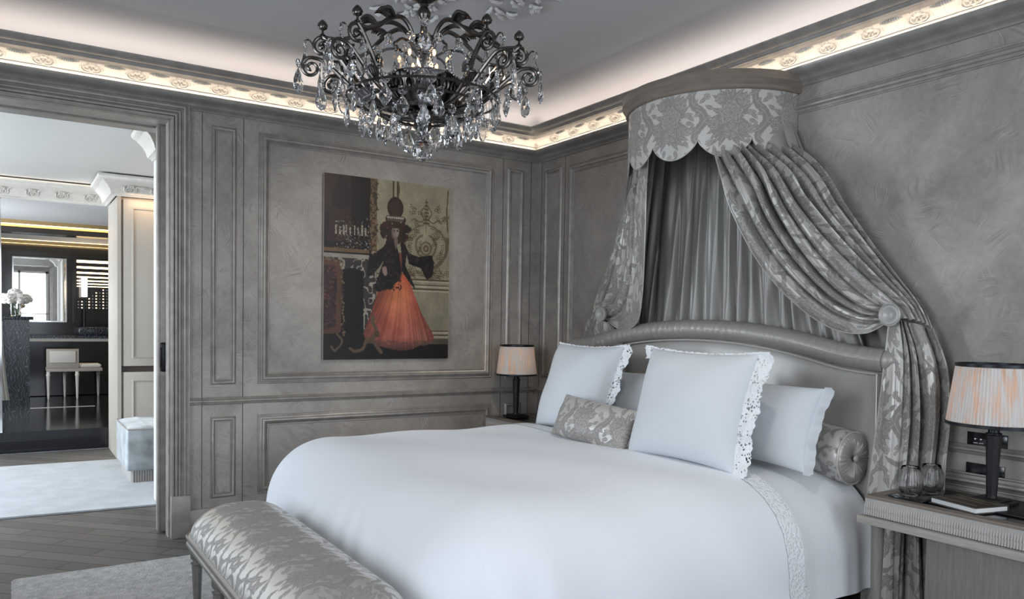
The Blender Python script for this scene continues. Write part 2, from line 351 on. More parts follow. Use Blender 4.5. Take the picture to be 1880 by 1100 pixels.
# ---------------------------------------------------------------- woven floral damask, drawn as numbers
DH = 1.45; TW = 300; TH = int(TW*DH)
_Y, _X = np.meshgrid((np.arange(TH)+.5)/TW, (np.arange(TW)+.5)/TW, indexing='ij')
TILE = np.zeros((TH, TW), np.float32)
def _d(cx, cy):
    return ((_X-cx+.5) % 1)-.5, ((_Y-cy+DH/2) % DH)-DH/2
def blob(cx, cy, r, lobes=9, amp=.12, ph=0., rings=(), sx=1, sy=1, val=1):
    dx, dy = _d(cx, cy); rr = np.hypot(dx/sx, dy/sy); th = np.arctan2(dy, dx)
    R = r*(1+amp*np.abs(np.sin(lobes/2*th+ph))-amp/2)
    TILE[rr < R] = val
    for k in rings:
        Rk = R*k*(1+.06*np.sin(7*th+k*20)); TILE[(np.abs(rr-Rk) < .0045) & (np.sin(5*th+k*31) > -.75)] = .25
def leaf(cx, cy, ln, w, ang, serr=7, vein=True, curve=0.):
    dx, dy = _d(cx, cy); c, s = math.cos(ang), math.sin(ang); a = (dx*c+dy*s)/ln; b = (-dx*s+dy*c)/ln-curve*(a-a*a)
    ok = (a > 0) & (a < 1); p = np.clip(a, 0, 1)
    wid = (w/ln)*np.sin(PI*p**.75)*(1+.35*(((p*serr) % 1)-.5))
    TILE[ok & (np.abs(b) < wid)] = 1
    if vein: TILE[ok & (np.abs(b) < .008/ln*.45) & (p < .85)] = .25
def stroke(pts, w, serr=0):
    P = catmull(pts, 24)
    for i, p in enumerate(P):
        t = i/(len(P)-1); r = w*math.sin(PI*min(max(t, .04), .96))**.6*(1+.25*(((t*serr) % 1)-.5) if serr else 1)
        dx, dy = _d(p[0], p[1]); TILE[dx*dx+dy*dy < r*r] = 1
def line(pts, w=.004, val=.25):
    for p in catmull(pts, 30):
        dx, dy = _d(p[0], p[1]); TILE[dx*dx+dy*dy < w*w] = val
# big bouquet
for a in range(13): leaf(.30, .45, .33+.05*(a % 3), .058, a*2*PI/13+.2, 7, True, .3*(-1)**a)
for a in (.35, .62, .85, 1.1, 2.0, 2.3, 2.6): leaf(.30, .64, .40, .062, a, 9, True, -.2)
for a in (-.5, -.9, -1.3, -1.8, -2.3): leaf(.30, .30, .30, .05, a, 7, True, .2)
blob(.30, .45, .185, 12, .26, 0, (.22, .36, .50, .64, .78, .92))
blob(.30, .74, .135, 9, .26, 1, (.3, .52, .74)); blob(.56, .62, .088, 7, .28, .5, (.4, .7), 1, 1.2)
blob(.09, .68, .085, 7, .28, .2, (.35, .68)); blob(.11, .24, .10, 8, .28, .2, (.3, .52, .76)); blob(.48, .22, .075, 7, .28, 0, (.35, .65))
for (x, y, a) in ((.05, .85, 2.2), (.55, .86, .9), (.4, .95, 1.4), (.2, .98, 1.8), (.58, .38, -.5), (.04, .44, 3.2), (.3, .10, -1.5), (.16, .08, -2.1), (.44, .08, -.9), (.60, .50, .2), (.02, .56, 2.9)):
    leaf(x, y, .15, .036, a, 5)
# s-shaped feathered ribbon and sprigs
RB = [(.78, .0), (.91, .12), (.90, .28), (.76, .42), (.72, .56), (.82, .70), (.88, .84), (.78, .98)]
stroke(RB, .068, 18); line(RB)
for q_, (x, y) in enumerate(RB[1:-1]): leaf(x, y, .15, .036, 2.6 if q_ % 2 else .4, 6); leaf(x, y, .12, .03, -2.4 if q_ % 2 else -.6, 6)
stroke([(.62, 1.0), (.74, 1.08), (.9, 1.12), (1.02, 1.05)], .036, 8); stroke([(.15, 1.08), (.28, 1.20), (.40, 1.30), (.36, 1.42)], .034, 9)
for (x, y, r_) in ((.68, .17, .052), (1.0, .44, .045), (.64, .92, .048), (.99, .72, .055), (.92, 1.25, .085), (.52, 1.12, .075), (.68, 1.30, .055), (.12, 1.30, .07), (.30, 1.10, .045)): blob(x, y, r_, 7, .3, x, (.4, .7))
for (x, y, a, l) in ((.7, .2, .6, .13), (.98, .45, 2.4, .15), (.95, .7, -2.2, .13), (.9, 1.25, 2.2, .24), (.92, 1.25, -.3, .2), (.92, 1.25, .9, .2), (.5, 1.14, 2.5, .24), (.5, 1.12, .4, .24), (.52, 1.12, -1.3, .18), (.68, 1.28, 1.2, .17), (.68, 1.28, -2, .17), (.3, 1.2, .8, .2), (.28, 1.2, 2.4, .18), (.1, 1.15, 1.6, .22), (.12, 1.30, -.3, .2), (.12, 1.30, 2.6, .2), (.12, 1.32, 1.2, .16)):
    leaf(x, y, l, .034, a, 7)
TILE = _blur(TILE) if False else TILE
def _blur(a):
    return (a*2+np.roll(a, 1, 0)+np.roll(a, -1, 0)+np.roll(a, 1, 1)+np.roll(a, -1, 1))/6
TILE = _blur(TILE)
def damask(u, v, size=.29):      # u across, v down, metres
    u = np.asarray(u)/size; v = np.asarray(v)/size
    x = ((u % 1)*TW-.5) % TW; y = ((v % DH)*TW-.5) % TH
    x0 = np.floor(x).astype(int) % TW; y0 = np.floor(y).astype(int) % TH; fx = x-np.floor(x); fy = y-np.floor(y)
    x1 = (x0+1) % TW; y1 = (y0+1) % TH
    return (TILE[y0, x0]*(1-fx)*(1-fy)+TILE[y0, x1]*fx*(1-fy)+TILE[y1, x0]*(1-fx)*fy+TILE[y1, x1]*fx*fy).ravel()
# ================================================================ THE SETTING
XL, YF, CZ, WT = -2.6, -1.8, 3.14, .38
DX0, DX1, DZ = -1.25, .845, 2.657      # doorway
ZT = CZ+.06
# back wall with the doorway
struct('wall_back', join(box(XL-.2, DX0, YB, YB+WT, 0, ZT), box(DX0, DX1, YB, YB+WT, DZ, ZT),
       box(DX1+.001, XR+.2, YB, YB+.10, 0, ZT), box(DX1+.001, XR+.2, YB+.25, YB+WT, 0, ZT)), MT['plaster'])
struct('wall_right', box(XR, XR+.2, YF-.2, YB, 0, ZT), MT['plaster'])
def holed(axis, c0, c1, a0, a1, holes, z1=ZT):   # wall slab with rectangular openings
    gs = []; cuts = sorted(set([a0, a1]+[h for q in holes for h in q[:2]]))
    for p, q in zip(cuts[:-1], cuts[1:]):
        mid = (p+q)/2; hs = [h for h in holes if h[0] < mid < h[1]]
        spans = [(0, z1)] if not hs else [(0, hs[0][2]), (hs[0][3], z1)]
        for s0, s1 in spans:
            gs.append(box(c0, c1, p, q, s0, s1) if axis == 'x' else box(p, q, c0, c1, s0, s1))
    return join(*gs)
struct('wall_left', holed('x', XL-.2, XL, YF-.2, YB, [(-.1, 2.5, .4, 2.9)]), MT['plaster'])
struct('wall_front', holed('y', YF-.2, YF, XL, XR, [(-.6, 1.0, .4, 2.9), (1.6, 3.2, .4, 2.9)]), MT['plaster'])
struct('floor', box(XL-.9, XR+.2, YF-.2, 9.38, -.1, 0), MT['floor'])
struct('ceiling', box(XL-.2, XR+.2, YF-.2, YB+.1, CZ, CZ+.15), MT['ceiling'])
k = 1
for ax, a0, a1 in (('y', -.6, 1.0), ('y', 1.6, 3.2), ('x', -.1, 2.5)):
    w = sthing('window_%d' % k); k += 1
    def bar(p, q, z0, z1, d=.06):
        return box(p, q, YF-.14, YF-.14+d, z0, z1) if ax == 'y' else box(XL-.14, XL-.14+d, p, q, z0, z1)
    m = (a0+a1)/2
    obj('window_frame', join(bar(a0, a0+.07, .4, 2.9), bar(a1-.07, a1, .4, 2.9), bar(a0, a1, .4, .47), bar(a0, a1, 2.83, 2.9), bar(m-.03, m+.03, .4, 2.9), bar(a0, a1, 1.5, 1.53)), MT['white_paint'], w, smooth=False)

# ---- mouldings
def frame_loop(wall, u0, u1, z0, z1, prof, base=0.):
    """mitred rectangular moulding; prof = (distance outward from the inner rectangle, projection)"""
    V = []; m = len(prof)
    for (o_, p) in prof:
        for (u, z) in ((u0-o_, z0-o_), (u1+o_, z0-o_), (u1+o_, z1+o_), (u0-o_, z1+o_)):
            V.append((u, wall[1]-base-p, z) if wall[0] == 'y' else (wall[1]-base-p, u, z))
    Fc = []
    for a in range(m-1):
        for i in range(4):
            j = (i+1) % 4; Fc.append((a*4+i, a*4+j, (a+1)*4+j, (a+1)*4+i))
    return V, Fc
def runm(wall, u0, u1, z0, prof):      # prof = (height, projection) along a straight horizontal run
    V = []
    for u in (u0, u1):
        for (h, p) in prof: V.append((u, wall[1]-p, z0+h) if wall[0] == 'y' else (wall[1]-p, u, z0+h))
    m = len(prof); return V, [(i, i+1, m+i+1, m+i) for i in range(m-1)]+[tuple(range(m))[::-1], tuple(range(m, 2*m))]
def arcs(lst, n=5):   # smooth a list of (a, b) with small rounded bumps: entries ('r', x0, x1, p, h) make half-round beads
    out = []
    for e in lst:
        if e[0] == 'r':
            _, x0, x1, p, h = e
            for i in range(n+1):
                t = PI*i/n; out.append(((x0+x1)/2-(x1-x0)/2*math.cos(t), p+h*math.sin(t)))
        else: out.append(e)
    return out
BIG = arcs([(0, 0), ('r', .0, .010, .002, .006), (.012, .006), (.022, .010), ('r', .024, .048, .014, .013), (.050, .014), (.060, .008), ('r', .062, .072, .006, .005), (.074, 0)])
SML = arcs([(0, 0), ('r', 0, .008, .002, .005), (.012, .005), ('r', .014, .030, .007, .008), (.034, .004), (.038, 0)])
bw = ('y', YB); rw = ('x', XR)
def inset(a, b, c, d, w): return (a+w, b-w, c+w, d-w)
panels = []
for (a, b, c, d, pr) in ((1.087, 1.250, .975, 2.662, SML), (1.391, 3.233, .975, 2.662, BIG), (3.368, 3.521, .975, 2.662, SML),
                         (1.087, 1.250, .225, .765, SML), (1.391, 3.233, .225, .765, BIG), (3.368, 3.521, .225, .765, SML)):
    w = pr[-1][0]; q = inset(a, b, c, d, w); panels.append(frame_loop(bw, *q, pr))
tag(obj('trim_1', join(*panels), MT['mould'], angle=50), kind='structure')
panels = []
for (a, b, c, d, pr) in ((4.985, 5.215, .975, 2.662, SML), (-.9, 4.888, .975, 2.662, BIG), (4.985, 5.215, .225, .765, SML), (-.9, 4.888, .225, .765, BIG)):
    w = pr[-1][0]; q = inset(a, b, c, d, w); panels.append(frame_loop(rw, *q, pr))
tag(obj('trim_2', join(*panels), MT['mould'], angle=50), kind='structure')
# raised pilaster boards with their narrow joints
def board(wall, a, b, z0, z1, t=.008):
    return box(a, b, wall[1]-t, wall[1]+.01, z0, z1) if wall[0] == 'y' else box(wall[1]-t, wall[1]+.01, a, b, z0, z1)
RAIL = arcs([(0, 0), (0, .008), (.010, .016), (.014, .016), ('r', .014, .034, .020, .012), (.036, .018), (.044, .012), (.046, 0)])
struct('trim_3', join(*[runm(bw, a, b, .847, [(h, p+e) for h, p in RAIL]) for a, b, e in ((.955, 1.035, 0), (1.035, 1.294, .008), (1.294, 3.324, 0), (3.324, 3.594, .008), (3.594, XR, 0))]), MT['mould'])
struct('trim_4', join(runm(rw, -1.8, YB, .847, RAIL)), MT['mould'])
gr = mat('dark_joint', (.07, .066, .06), .7)
struct('trim_5', join(*[box(x-.0022, x+.0022, YB-.0012, YB+.002, .17, 2.75) for x in (1.035, 1.294, 3.324, 3.594)]+[box(XR-.0012, XR+.002, y-.0022, y+.0022, .17, 2.75) for y in (5.26, 4.94)]), gr, False)
BASEP = [(0, 0), (0, .022), (.13, .022), (.145, .014), (.155, .014), (.168, .004), (.17, 0)]
struct('baseboard_back', runm(bw, .96, XR, 0, BASEP), MT['mould'])
struct('baseboard_right', runm(rw, -1.8, YB, 0, BASEP), MT['mould'])
# door casing, fluted, with a plinth block
CAS = arcs([(0, 0), (0, .030), ('r', .004, .018, .030, .006), (.020, .022), ('r', .022, .040, .026, .008), (.042, .024), ('r', .046, .058, .030, .006), (.060, .026), (.066, .032), ('r', .070, .092, .036, .011), (.094, .036), (.104, .030), (.110, .030), (.110, 0)])
gs = []
for (o1, p1) in [0]*0: pass
V = []
for (o_, p) in CAS:
    for (x, z) in ((DX0-o_, .27), (DX0-o_, DZ+o_), (DX1+o_, DZ+o_), (DX1+o_, .27)): V.append((x, YB-p, z))
Fc = [(a*4+i, a*4+i+1, (a+1)*4+i+1, (a+1)*4+i) for a in range(len(CAS)-1) for i in range(3)]
cas = (V, Fc)
frieze = runm(bw, DX0-.1, DX1+.105, DZ+.108, arcs([(0, 0), (0, .04), ('r', .0, .02, .04, .01), (.03, .035), ('r', .03, .05, .04, .012), (.07, .03), (.075, 0)]))
struct('door_1', join(cas, bbox(DX1-.002, DX1+.113, YB-.052, YB+.002, 0, .272, .003), bbox(DX0-.113, DX0+.002, YB-.052, YB+.002, 0, .272, .003)), MT['mould'])
struct('trim_6', join(box(DX1-.012, DX1, YB, YB+.10, 0, DZ), box(DX1-.012, DX1, YB+.25, YB+WT, 0, DZ), box(DX0, DX0+.012, YB, YB+WT, 0, DZ), box(DX0, DX1, YB+.002, YB+.10, DZ-.012, DZ), box(DX0, DX1, YB+.25, YB+WT, DZ-.012, DZ)), MT['mould'], False)
# sliding pocket door
dr = sthing('door_2', (.9, YB+.17, 0))
obj('door_leaf', join(bbox(.79, 1.9, YB+.145, YB+.205, .012, 2.645, .004)), MT['mould'], dr)
obj('door_stile', join(bbox(.795, .805, YB+.139, YB+.146, .012, 2.645, .002)), MT['mould'], dr)
h = obj('door_handle', join(bbox(.806, .862, YB+.127, YB+.146, 1.06, 1.25, .012, 3), bbox(.803, .812, YB+.124, YB+.13, 1.09, 1.22, .002)), MT['black_metal'], dr)

# ---- cornice along the two visible walls: closed profile (projection, z), mitred in the corner
LOW = [(.0, 2.735), (.012, 2.735), (.016, 2.745), (.030, 2.752), (.036, 2.762), (.040, 2.770), (.058, 2.776), (.074, 2.786), (.082, 2.798), (.084, 2.808), (.080, 2.8125), (.060, 2.8125), (.0, 2.8125)]
CRM = [(.0, 2.806), (.066, 2.806), (.104, 2.812), (.112, 2.818), (.112, 2.826), (.100, 2.832), (.086, 2.836), (.082, 2.842), (.084, 2.848), (.092, 2.858), (.106, 2.874), (.126, 2.888), (.148, 2.898), (.150, 2.905), (.0, 2.905)]
UPP = [(.0, 2.897), (.150, 2.893), (.160, 2.900), (.176, 2.902), (.182, 2.910), (.186, 2.918), (.204, 2.922), (.220, 2.932), (.232, 2.944), (.240, 2.948), (.240, 2.955), (.215, 2.955), (.205, 2.94), (.0, 2.94)]
LOW = [(.0, 2.735), (.012, 2.735), (.018, 2.745), (.036, 2.752), (.046, 2.762), (.052, 2.770), (.076, 2.776), (.098, 2.786), (.110, 2.797), (.113, 2.808), (.109, 2.8135), (.103, 2.8135), (.101, 2.806), (.0, 2.806)]
CRM = [(.0, 2.806), (.056, 2.806), (.060, 2.816), (.070, 2.832), (.071, 2.838), (.062, 2.842), (.062, 2.850), (.070, 2.866), (.088, 2.882), (.116, 2.893), (.150, 2.900), (.0, 2.900)]
def cornice(prof):
    V = []; m = len(prof)
    for p, z in prof: V.append((XL, YB-p, z))
    for p, z in prof: V.append((XR-p, YB-p, z))
    for p, z in prof: V.append((XR-p, YF, z))
    return V, [(k_*m+i, k_*m+(i+1) % m, (k_+1)*m+(i+1) % m, (k_+1)*m+i) for k_ in range(2) for i in range(m)]
# coved ceiling edge above the cornice
RC = .30; CV = [(.0, 2.945)]+[(RC-RC*math.cos(t_), CZ+.0-RC*.58+RC*.58*math.sin(t_)) for t_ in np.linspace(0, PI/2, 16)]+[(RC, CZ+.02), (.0, CZ+.02)]
struct('unseen_spot_rings', join(*[lathe([(.045, CZ-.001), (.062, CZ-.001), (.062, CZ-.006), (.045, CZ-.004), (.040, CZ-.001)], (sx, sy, 0), 28) for (sx, sy), *_ in SPOTS]), MT['bronze'])  # rims of the two unseen ceiling spots
struct('trim_18', cornice(CV), MT['ceiling'])
struct('trim_7', cornice(LOW), MT['grey_corn'])
struct('trim_8', cornice(CRM), MT['cream'])
struct('trim_9', cornice(UPP), MT['grey_corn'])
# carved cartouches and shell swags repeated along the cream band
def crest():
    """local: u along the wall, w up (0 at band bottom), p projection"""
    g = []
    def T(pts, r, n=6): g.append(tube([(u, -p, w) for u, p, w in pts], r, n, k=6))
    for s in (-1, 1):
        T([(s*.006, .088, .012), (s*.030, .090, .014), (s*.046, .096, .032), (s*.044, .110, .052), (s*.050, .130, .066), (s*.066, .146, .072)], [.003, .0055, .006, .0055, .005, .002])
        T([(s*.004, .094, .020), (s*.024, .097, .022), (s*.033, .104, .036), (s*.026, .114, .050), (s*.014, .118, .046)], [.002, .0035, .0035, .003, .0015])
        g.append(sphere((s*.008, -.104, .034), .0055, 8, 6, 1, .7, 1.7))
        g.append(sphere((s*.016, -.124, .056), .007, 8, 6, 1.3, .8, .9))
    g.append(sphere((0, -.098, .020), .007, 8, 6, 1.4, .7, .8)); g.append(sphere((0, -.128, .060), .008, 8, 6, 1.1, .8, 1.1))
    for a in range(-2, 3): g.append(sphere((a*.010, -.142, .070-abs(a)*.002), .008, 8, 6, .6, .9, 1.5))
    return join(*g)
def shell():
    g = []
    for a in range(-5, 6):
        d = (1-(a/6)**2)
        g.append(sphere((a*.0105, -.138+.004*abs(a)*.5, .0635-.006*d), .0075, 8, 6, .75, .9, 1.0+1.3*d))
    return join(*g)
cg, sg = crest(), shell(); orn = []
cg = ([(u*1.22, v*.86+.004+.002, w*.95) for u, v, w in cg[0]], cg[1]); sg = ([(u, v*.86, w*.93) for u, v, w in sg[0]], sg[1])
mir = lambda g, fn: ([fn(*p) for p in g[0]], g[1])
x = .158-.2427*10
while x < XR-.2:
    if x > -1.1:
        orn.append(mir(cg, lambda u, v, w: (x+u, YB+v, 2.836+w))); orn.append(mir(sg, lambda u, v, w: (x+.1213+u, YB+v, 2.836+w)))
    x += .2427
y = YB-.33
while y > .6:
    orn.append(mir(cg, lambda u, v, w: (XR+v, y+u, 2.836+w))); orn.append(mir(sg, lambda u, v, w: (XR+v, y-.1213+u, 2.836+w))); y -= .2427
cc = [(u*.72, v, w) for u, v, w in cg[0]]
orn.append(([(XR+v*1.0-.0+u*.7, YB+v*1.0-u*.7, 2.836+w) for u, v, w in cg[0]], cg[1]))
struct('trim_10', join(*orn), MT['cream'])
# ceiling oak-leaf relief ring
cx, cyy = 1.59, 3.25
lv = []
rs = random.Random(3)
def leaf3(c, ang, ln, w):
    P = []
    for i in range(9):
        t = i/8; ww = w*math.sin(PI*min(.97, t+.05))**.8*(1+.25*math.sin(t*16))
        for s in (-1, -.5, 0, .5, 1):
            P.append((t*ln, s*ww, -.012*(1-abs(s)**2)-.012*math.sin(PI*t)))
    V, Fc = grid(np.array(P).reshape(9, 5, 3)); ca, sa = math.cos(ang), math.sin(ang)
    return [(c[0]+x_*ca-y_*sa, c[1]+x_*sa+y_*ca, CZ-.001+z_) for x_, y_, z_ in V], Fc
for cl in range(8):
    a0 = cl*PI/4+.38
    for q in range(34):
        rr = .50+rs.random()*.38; aa = a0+(rs.random()-.5)*.50*(1.1-abs(rr-.7)); c = (cx+rr*math.cos(aa), cyy+rr*math.sin(aa))
        lv.append(leaf3(c, aa+(rs.random()-.5)*2.2, .06+.05*rs.random(), .012+.008*rs.random()))
        if q % 4 == 0: lv.append(sphere((c[0], c[1], CZ-.008), .014, 8, 6))
struct('trim_11', join(*lv), MT['relief'])

# ================================================================ PICTURE ON THE BACK WALL
PW, PH = 240, 318
def paint():
    Yc, Xc = np.meshgrid(np.linspace(0, 1, PH), np.linspace(0, 1, PW), indexing='ij')     # y downwards
    I = np.zeros((PH, PW, 3)); rng = np.random.RandomState(2)
    def nz(s, seed=0):
        r_ = np.random.RandomState(seed); a = r_.rand(s+2, s+2); yy = Yc*s; xx = Xc*s; y0 = yy.astype(int); x0 = xx.astype(int); fy = yy-y0; fx = xx-x0
        fy = fy*fy*(3-2*fy); fx = fx*fx*(3-2*fx)
        return a[y0, x0]*(1-fx)*(1-fy)+a[y0, x0+1]*fx*(1-fy)+a[y0+1, x0]*(1-fx)*fy+a[y0+1, x0+1]*fx*fy
    def put(mask, c, k=1.): I[mask] = I[mask]*(1-k)+np.array(c)*k
    def poly(pts):
        m = np.zeros((PH, PW), bool); n = len(pts)
        for i in range(n):
            x1, y1 = pts[i]; x2, y2 = pts[(i+1) % n]
            if y1 == y2: continue
            c = ((Yc > min(y1, y2)) & (Yc <= max(y1, y2)) & (Xc < (x2-x1)*(Yc-y1)/(y2-y1)+x1)); m ^= c
        return m
    def ell(cx_, cy_, a, b): return ((Xc-cx_)/a)**2+((Yc-cy_)/b)**2 < 1
    def path(pts, w, c, kk=20):
        for p in catmull(pts, kk): put(((Xc-p[0])**2+((Yc-p[1])*1.32)**2) < w*w, c)
    WALL = np.array([.36, .32, .22])
    I[:] = WALL*(1-.35*Yc[..., None])*(.92+.16*nz(30, 1)[..., None])
    # panelled wall lines
    for yy in (.545, .575, .60, .84, .865): put(np.abs(Yc-yy) < .004, (.10, .07, .04)); put(np.abs(Yc-yy-.010) < .005, (.42, .38, .28))
    put((Yc > .885) & (Yc < .915), (.09, .07, .05))
    put((Xc > .52) & (Xc < .535) & (Yc < .16), (.06, .035, .02)); put((Xc > .555) & (Xc < .57) & (Yc < .16), (.06, .035, .02))
    G1 = (.115, .08, .04); G2 = (.16, .12, .07)
    cxa, cya = .80, .36
    def sprig(x0, y0, a, n_, c=G1):
        for q in range(n_):
            x_ = x0+.016*q*math.cos(a+.12*q); y_ = y0+.012*q*math.sin(a+.12*q)
            for s in (-1, 1): put(ell(x_+s*.008*math.sin(a), y_-s*.006*math.cos(a), .0065, .0035), c)
    for s in (-1, 1):
        path([(cxa+s*.01, .12), (cxa+s*.045, .16), (cxa+s*.02, .20), (cxa+s*.06, .215), (cxa+s*.10, .20), (cxa+s*.13, .215)], .0038, G1, 30)
        path([(cxa+s*.02, .23), (cxa+s*.09, .25), (cxa+s*.15, .29), (cxa+s*.17, .35), (cxa+s*.15, .41), (cxa+s*.10, .45), (cxa+s*.13, .50)], .0042, G2, 30)
        path([(cxa+s*.03, .29), (cxa+s*.07, .31), (cxa+s*.085, .35), (cxa+s*.06, .40), (cxa+s*.03, .41)], .0075, G2, 30)
        path([(cxa+s*.06, .43), (cxa+s*.09, .47), (cxa+s*.06, .51), (cxa+s*.03, .49)], .0036, G1, 30)
        for q in range(16): sprig(cxa+s*(.03+.14*rng.rand()), .14+.37*rng.rand(), rng.rand()*6.28, 3+int(3*rng.rand()))
    path([(cxa, .08), (cxa, .28)], .003, G1, 40)
    for q in range(7): put(ell(cxa, .10+.02*q, .012+.003*q, .007), G1)
    put(ell(cxa, .365, .050, .042), G2); put(ell(cxa, .365, .036, .031), (.28, .235, .155)); put(ell(cxa, .365, .024, .020), (.13, .09, .05)); put(ell(cxa, .365, .010, .009), (.28, .22, .14))
    path([(.985, .30), (.975, .38), (.93, .44), (.86, .475), (.80, .47)], .013, (.15, .115, .07)); path([(.985, .02), (.975, .15), (.985, .26)], .006, G1)
    for q in range(26): sprig(.60+.38*rng.rand(), .495+.035*rng.rand(), rng.rand()*.6-.3, 3)
    path([(.56, .0), (.575, .05), (.56, .10), (.575, .15)], .006, G1)
    # dark mirror and fireplace
    put(Xc < .36, (.006, .004, .004)); put((Xc > .345) & (Xc < .40) & (Yc < .40), (.16, .105, .055)); put((Xc > .345) & (Xc < .40) & (Yc < .40) & (nz(60, 5) > .5), (.05, .03, .018))
    put((Xc < .20) & (Yc < .36) & (nz(8, 4) > .55), (.03, .012, .012))
    for q in range(9):
        x0 = .08+.028*q+.01*rng.rand(); put((np.abs(Xc-x0) < .0055) & (Yc > .26+.02*rng.rand()) & (Yc < .32), (.42, .36, .28))
    for q in range(260):
        x0 = .08+.27*rng.rand(); y0 = .22+.18*rng.rand()**.7; put(ell(x0, y0, .004, .003), (.16+.2*rng.rand(),)*3 if rng.rand() < .4 else (.10, .06, .03))
    put((Xc < .34) & (np.abs(Yc-.405) < .010), (.17, .10, .05)); put((Xc < .34) & (Yc > .425) & (Yc < .445), (.34, .30, .26))
    mm = (Xc < .40) & (Yc > .445) & (Yc < .86); put(mm, (.04, .035, .03)); put(mm & (np.abs(nz(34, 9)-.5) < .07), (.34, .31, .26))
    put((Xc > .12) & (Xc < .30) & (Yc > .53) & (Yc < .87), (.004, .003, .003)); put(ell(.21, .53, .09, .03), (.004, .003, .003))
    put(poly([(0, .46), (.11, .47), (.14, .52), (.13, .85), (0, .87)]), (.11, .05, .03)); put(poly([(0, .49), (.08, .49), (.10, .53), (.09, .82), (0, .84)]), (.05, .02, .02))
    for q in range(60): put(ell(.09*rng.rand(), .5+.32*rng.rand(), .008, .006), (.13, .045, .04) if q % 2 else (.015, .01, .01))
    put(Yc > .915, (.010, .006, .006)); put((Xc < .5) & (Yc > .86), (.010, .006, .006))
    # skirt: flared tulle from the waist
    sk = poly([(.605, .515), (.66, .54), (.70, .62), (.77, .74), (.88, .87), (.86, .90), (.78, .915), (.70, .945), (.60, .955), (.50, .94), (.44, .93), (.33, .90), (.30, .86), (.37, .72), (.42, .60), (.54, .56)])
    ang = np.arctan2(Xc-.60, Yc-.42); rf = np.random.RandomState(5).rand(200); fa = (ang+1.2)*62+1.5*np.sin(Yc*7); f0 = np.floor(fa).astype(int) % 199; ff = fa-np.floor(fa); ff = ff*ff*(3-2*ff); fold = rf[f0]*(1-ff)+rf[f0+1]*ff; fade = np.clip((Yc-.56)/.38, 0, 1)
    c = np.stack([.60-.16*fade, .135+.05*fade, .075+.065*fade], -1)*(.55+.65*fold[..., None])*(.85+.3*nz(26, 17)[..., None])
    redm = nz(9, 12)[..., None]; c = c*(1-.35*redm)+np.array([.52, .05, .04])*.35*redm
    org = np.exp(-((Xc-.57)**2+(Yc-.66)**2)/.012)[..., None]; c = c+org*np.array([.16, .10, .02])
    edge = np.clip((np.abs(ang)-.25)/.35, 0, 1)[..., None]; c = c*(1-.55*edge)
    low = np.clip((Yc-.88)/.07, 0, 1)[..., None]; c = c*(1-.8*low)
    I[sk] = c[sk]
    for q in range(60):
        x0 = .31+.56*rng.rand(); y0 = .90+.055*(1-abs(x0-.6)/.3)*rng.rand(); put(ell(x0, y0, .022, .006), (.13, .075, .055), .45)
    # bodice, jacket, flared sleeves
    put(poly([(.545, .40), (.61, .40), (.605, .52), (.59, .57), (.53, .55)]), (.20, .07, .04))
    BK = (.010, .007, .008)
    put(poly([(.47, .335), (.545, .33), (.575, .40), (.60, .50), (.585, .545), (.52, .60), (.42, .625), (.38, .615), (.42, .52), (.46, .44)]), BK)
    put(poly([(.585, .335), (.61, .33), (.64, .40), (.63, .47), (.70, .57), (.715, .605), (.66, .56), (.60, .50), (.60, .42)]), BK)
    put(poly([(.49, .335), (.44, .38), (.34, .43), (.32, .53), (.34, .545), (.42, .49), (.47, .43)]), BK)
    put(poly([(.61, .33), (.66, .40), (.74, .415), (.85, .40), (.87, .45), (.86, .52), (.81, .545), (.76, .48), (.66, .46)]), BK)
    for q in range(70): put(ell(.38+.22*rng.rand(), .61-.09*rng.rand(), .006, .005), BK)
    put(poly([(.445, .485), (.475, .48), (.485, .52), (.47, .535), (.445, .515)]), (.33, .22, .18))
    # hair, crown, face
    HR = (.035, .018, .012)
    for q in range(150):
        a = rng.rand()*6.28; r0 = rng.rand()**.5; put(ell(.545+.115*r0*math.cos(a), .27+.075*r0*math.sin(a), .018, .013), (HR[0]*(.6+1.2*rng.rand()), HR[1], HR[2]))
    put(ell(.545, .15, .065, .062), HR); put(ell(.545, .15, .045, .045), (.055, .028, .02))
    put(poly([(.475, .195), (.615, .195), (.61, .225), (.48, .225)]), (.10, .07, .05))
    for q in range(8): put(ell(.485+q*.0175, .205, .007, .006), (.5, .45, .4))
    put(ell(.548, .283, .027, .036), (.33, .26, .225)); put(poly([(.538, .31), (.562, .31), (.568, .345), (.552, .385), (.538, .345)]), (.20, .135, .115))
    for ex in (.535, .563): put(ell(ex, .277, .009, .006), (.04, .02, .02))
    put(ell(.550, .303, .006, .0028), (.10, .02, .02)); put((((Xc-.530)/.016)**2+((Yc-.285)/.04)**2 < 1), (.16, .11, .09), .6); put(poly([(.52, .24), (.58, .24), (.575, .262), (.525, .262)]), HR)
    # gilt scrolled andiron in front
    for (x1, y1, x2, y2) in ((.0, .455, .13, .47), (.13, .47, .15, .87), (.36, .0, .36, .40), (.395, .0, .395, .40)):
        for q in range(40):
            t_ = q/39; put(ell(x1+(x2-x1)*t_+.006*rng.randn(), y1+(y2-y1)*t_+.004*rng.randn(), .007, .006), (.20, .125, .07) if rng.rand() < .6 else (.06, .035, .02))
    AU = (.13, .085, .05)
    path([(.37, .79), (.40, .84), (.38, .89), (.41, .93), (.44, .96)], .014, AU, 12); path([(.38, .90), (.33, .89), (.30, .94), (.24, .955), (.20, .94)], .011, AU, 12)
    put(ell(.375, .775, .018, .016), AU); put(ell(.41, .86, .02, .02), (.09, .055, .03)); path([(.10, .86), (.14, .90), (.09, .95), (.06, .93)], .008, (.12, .08, .05), 12)
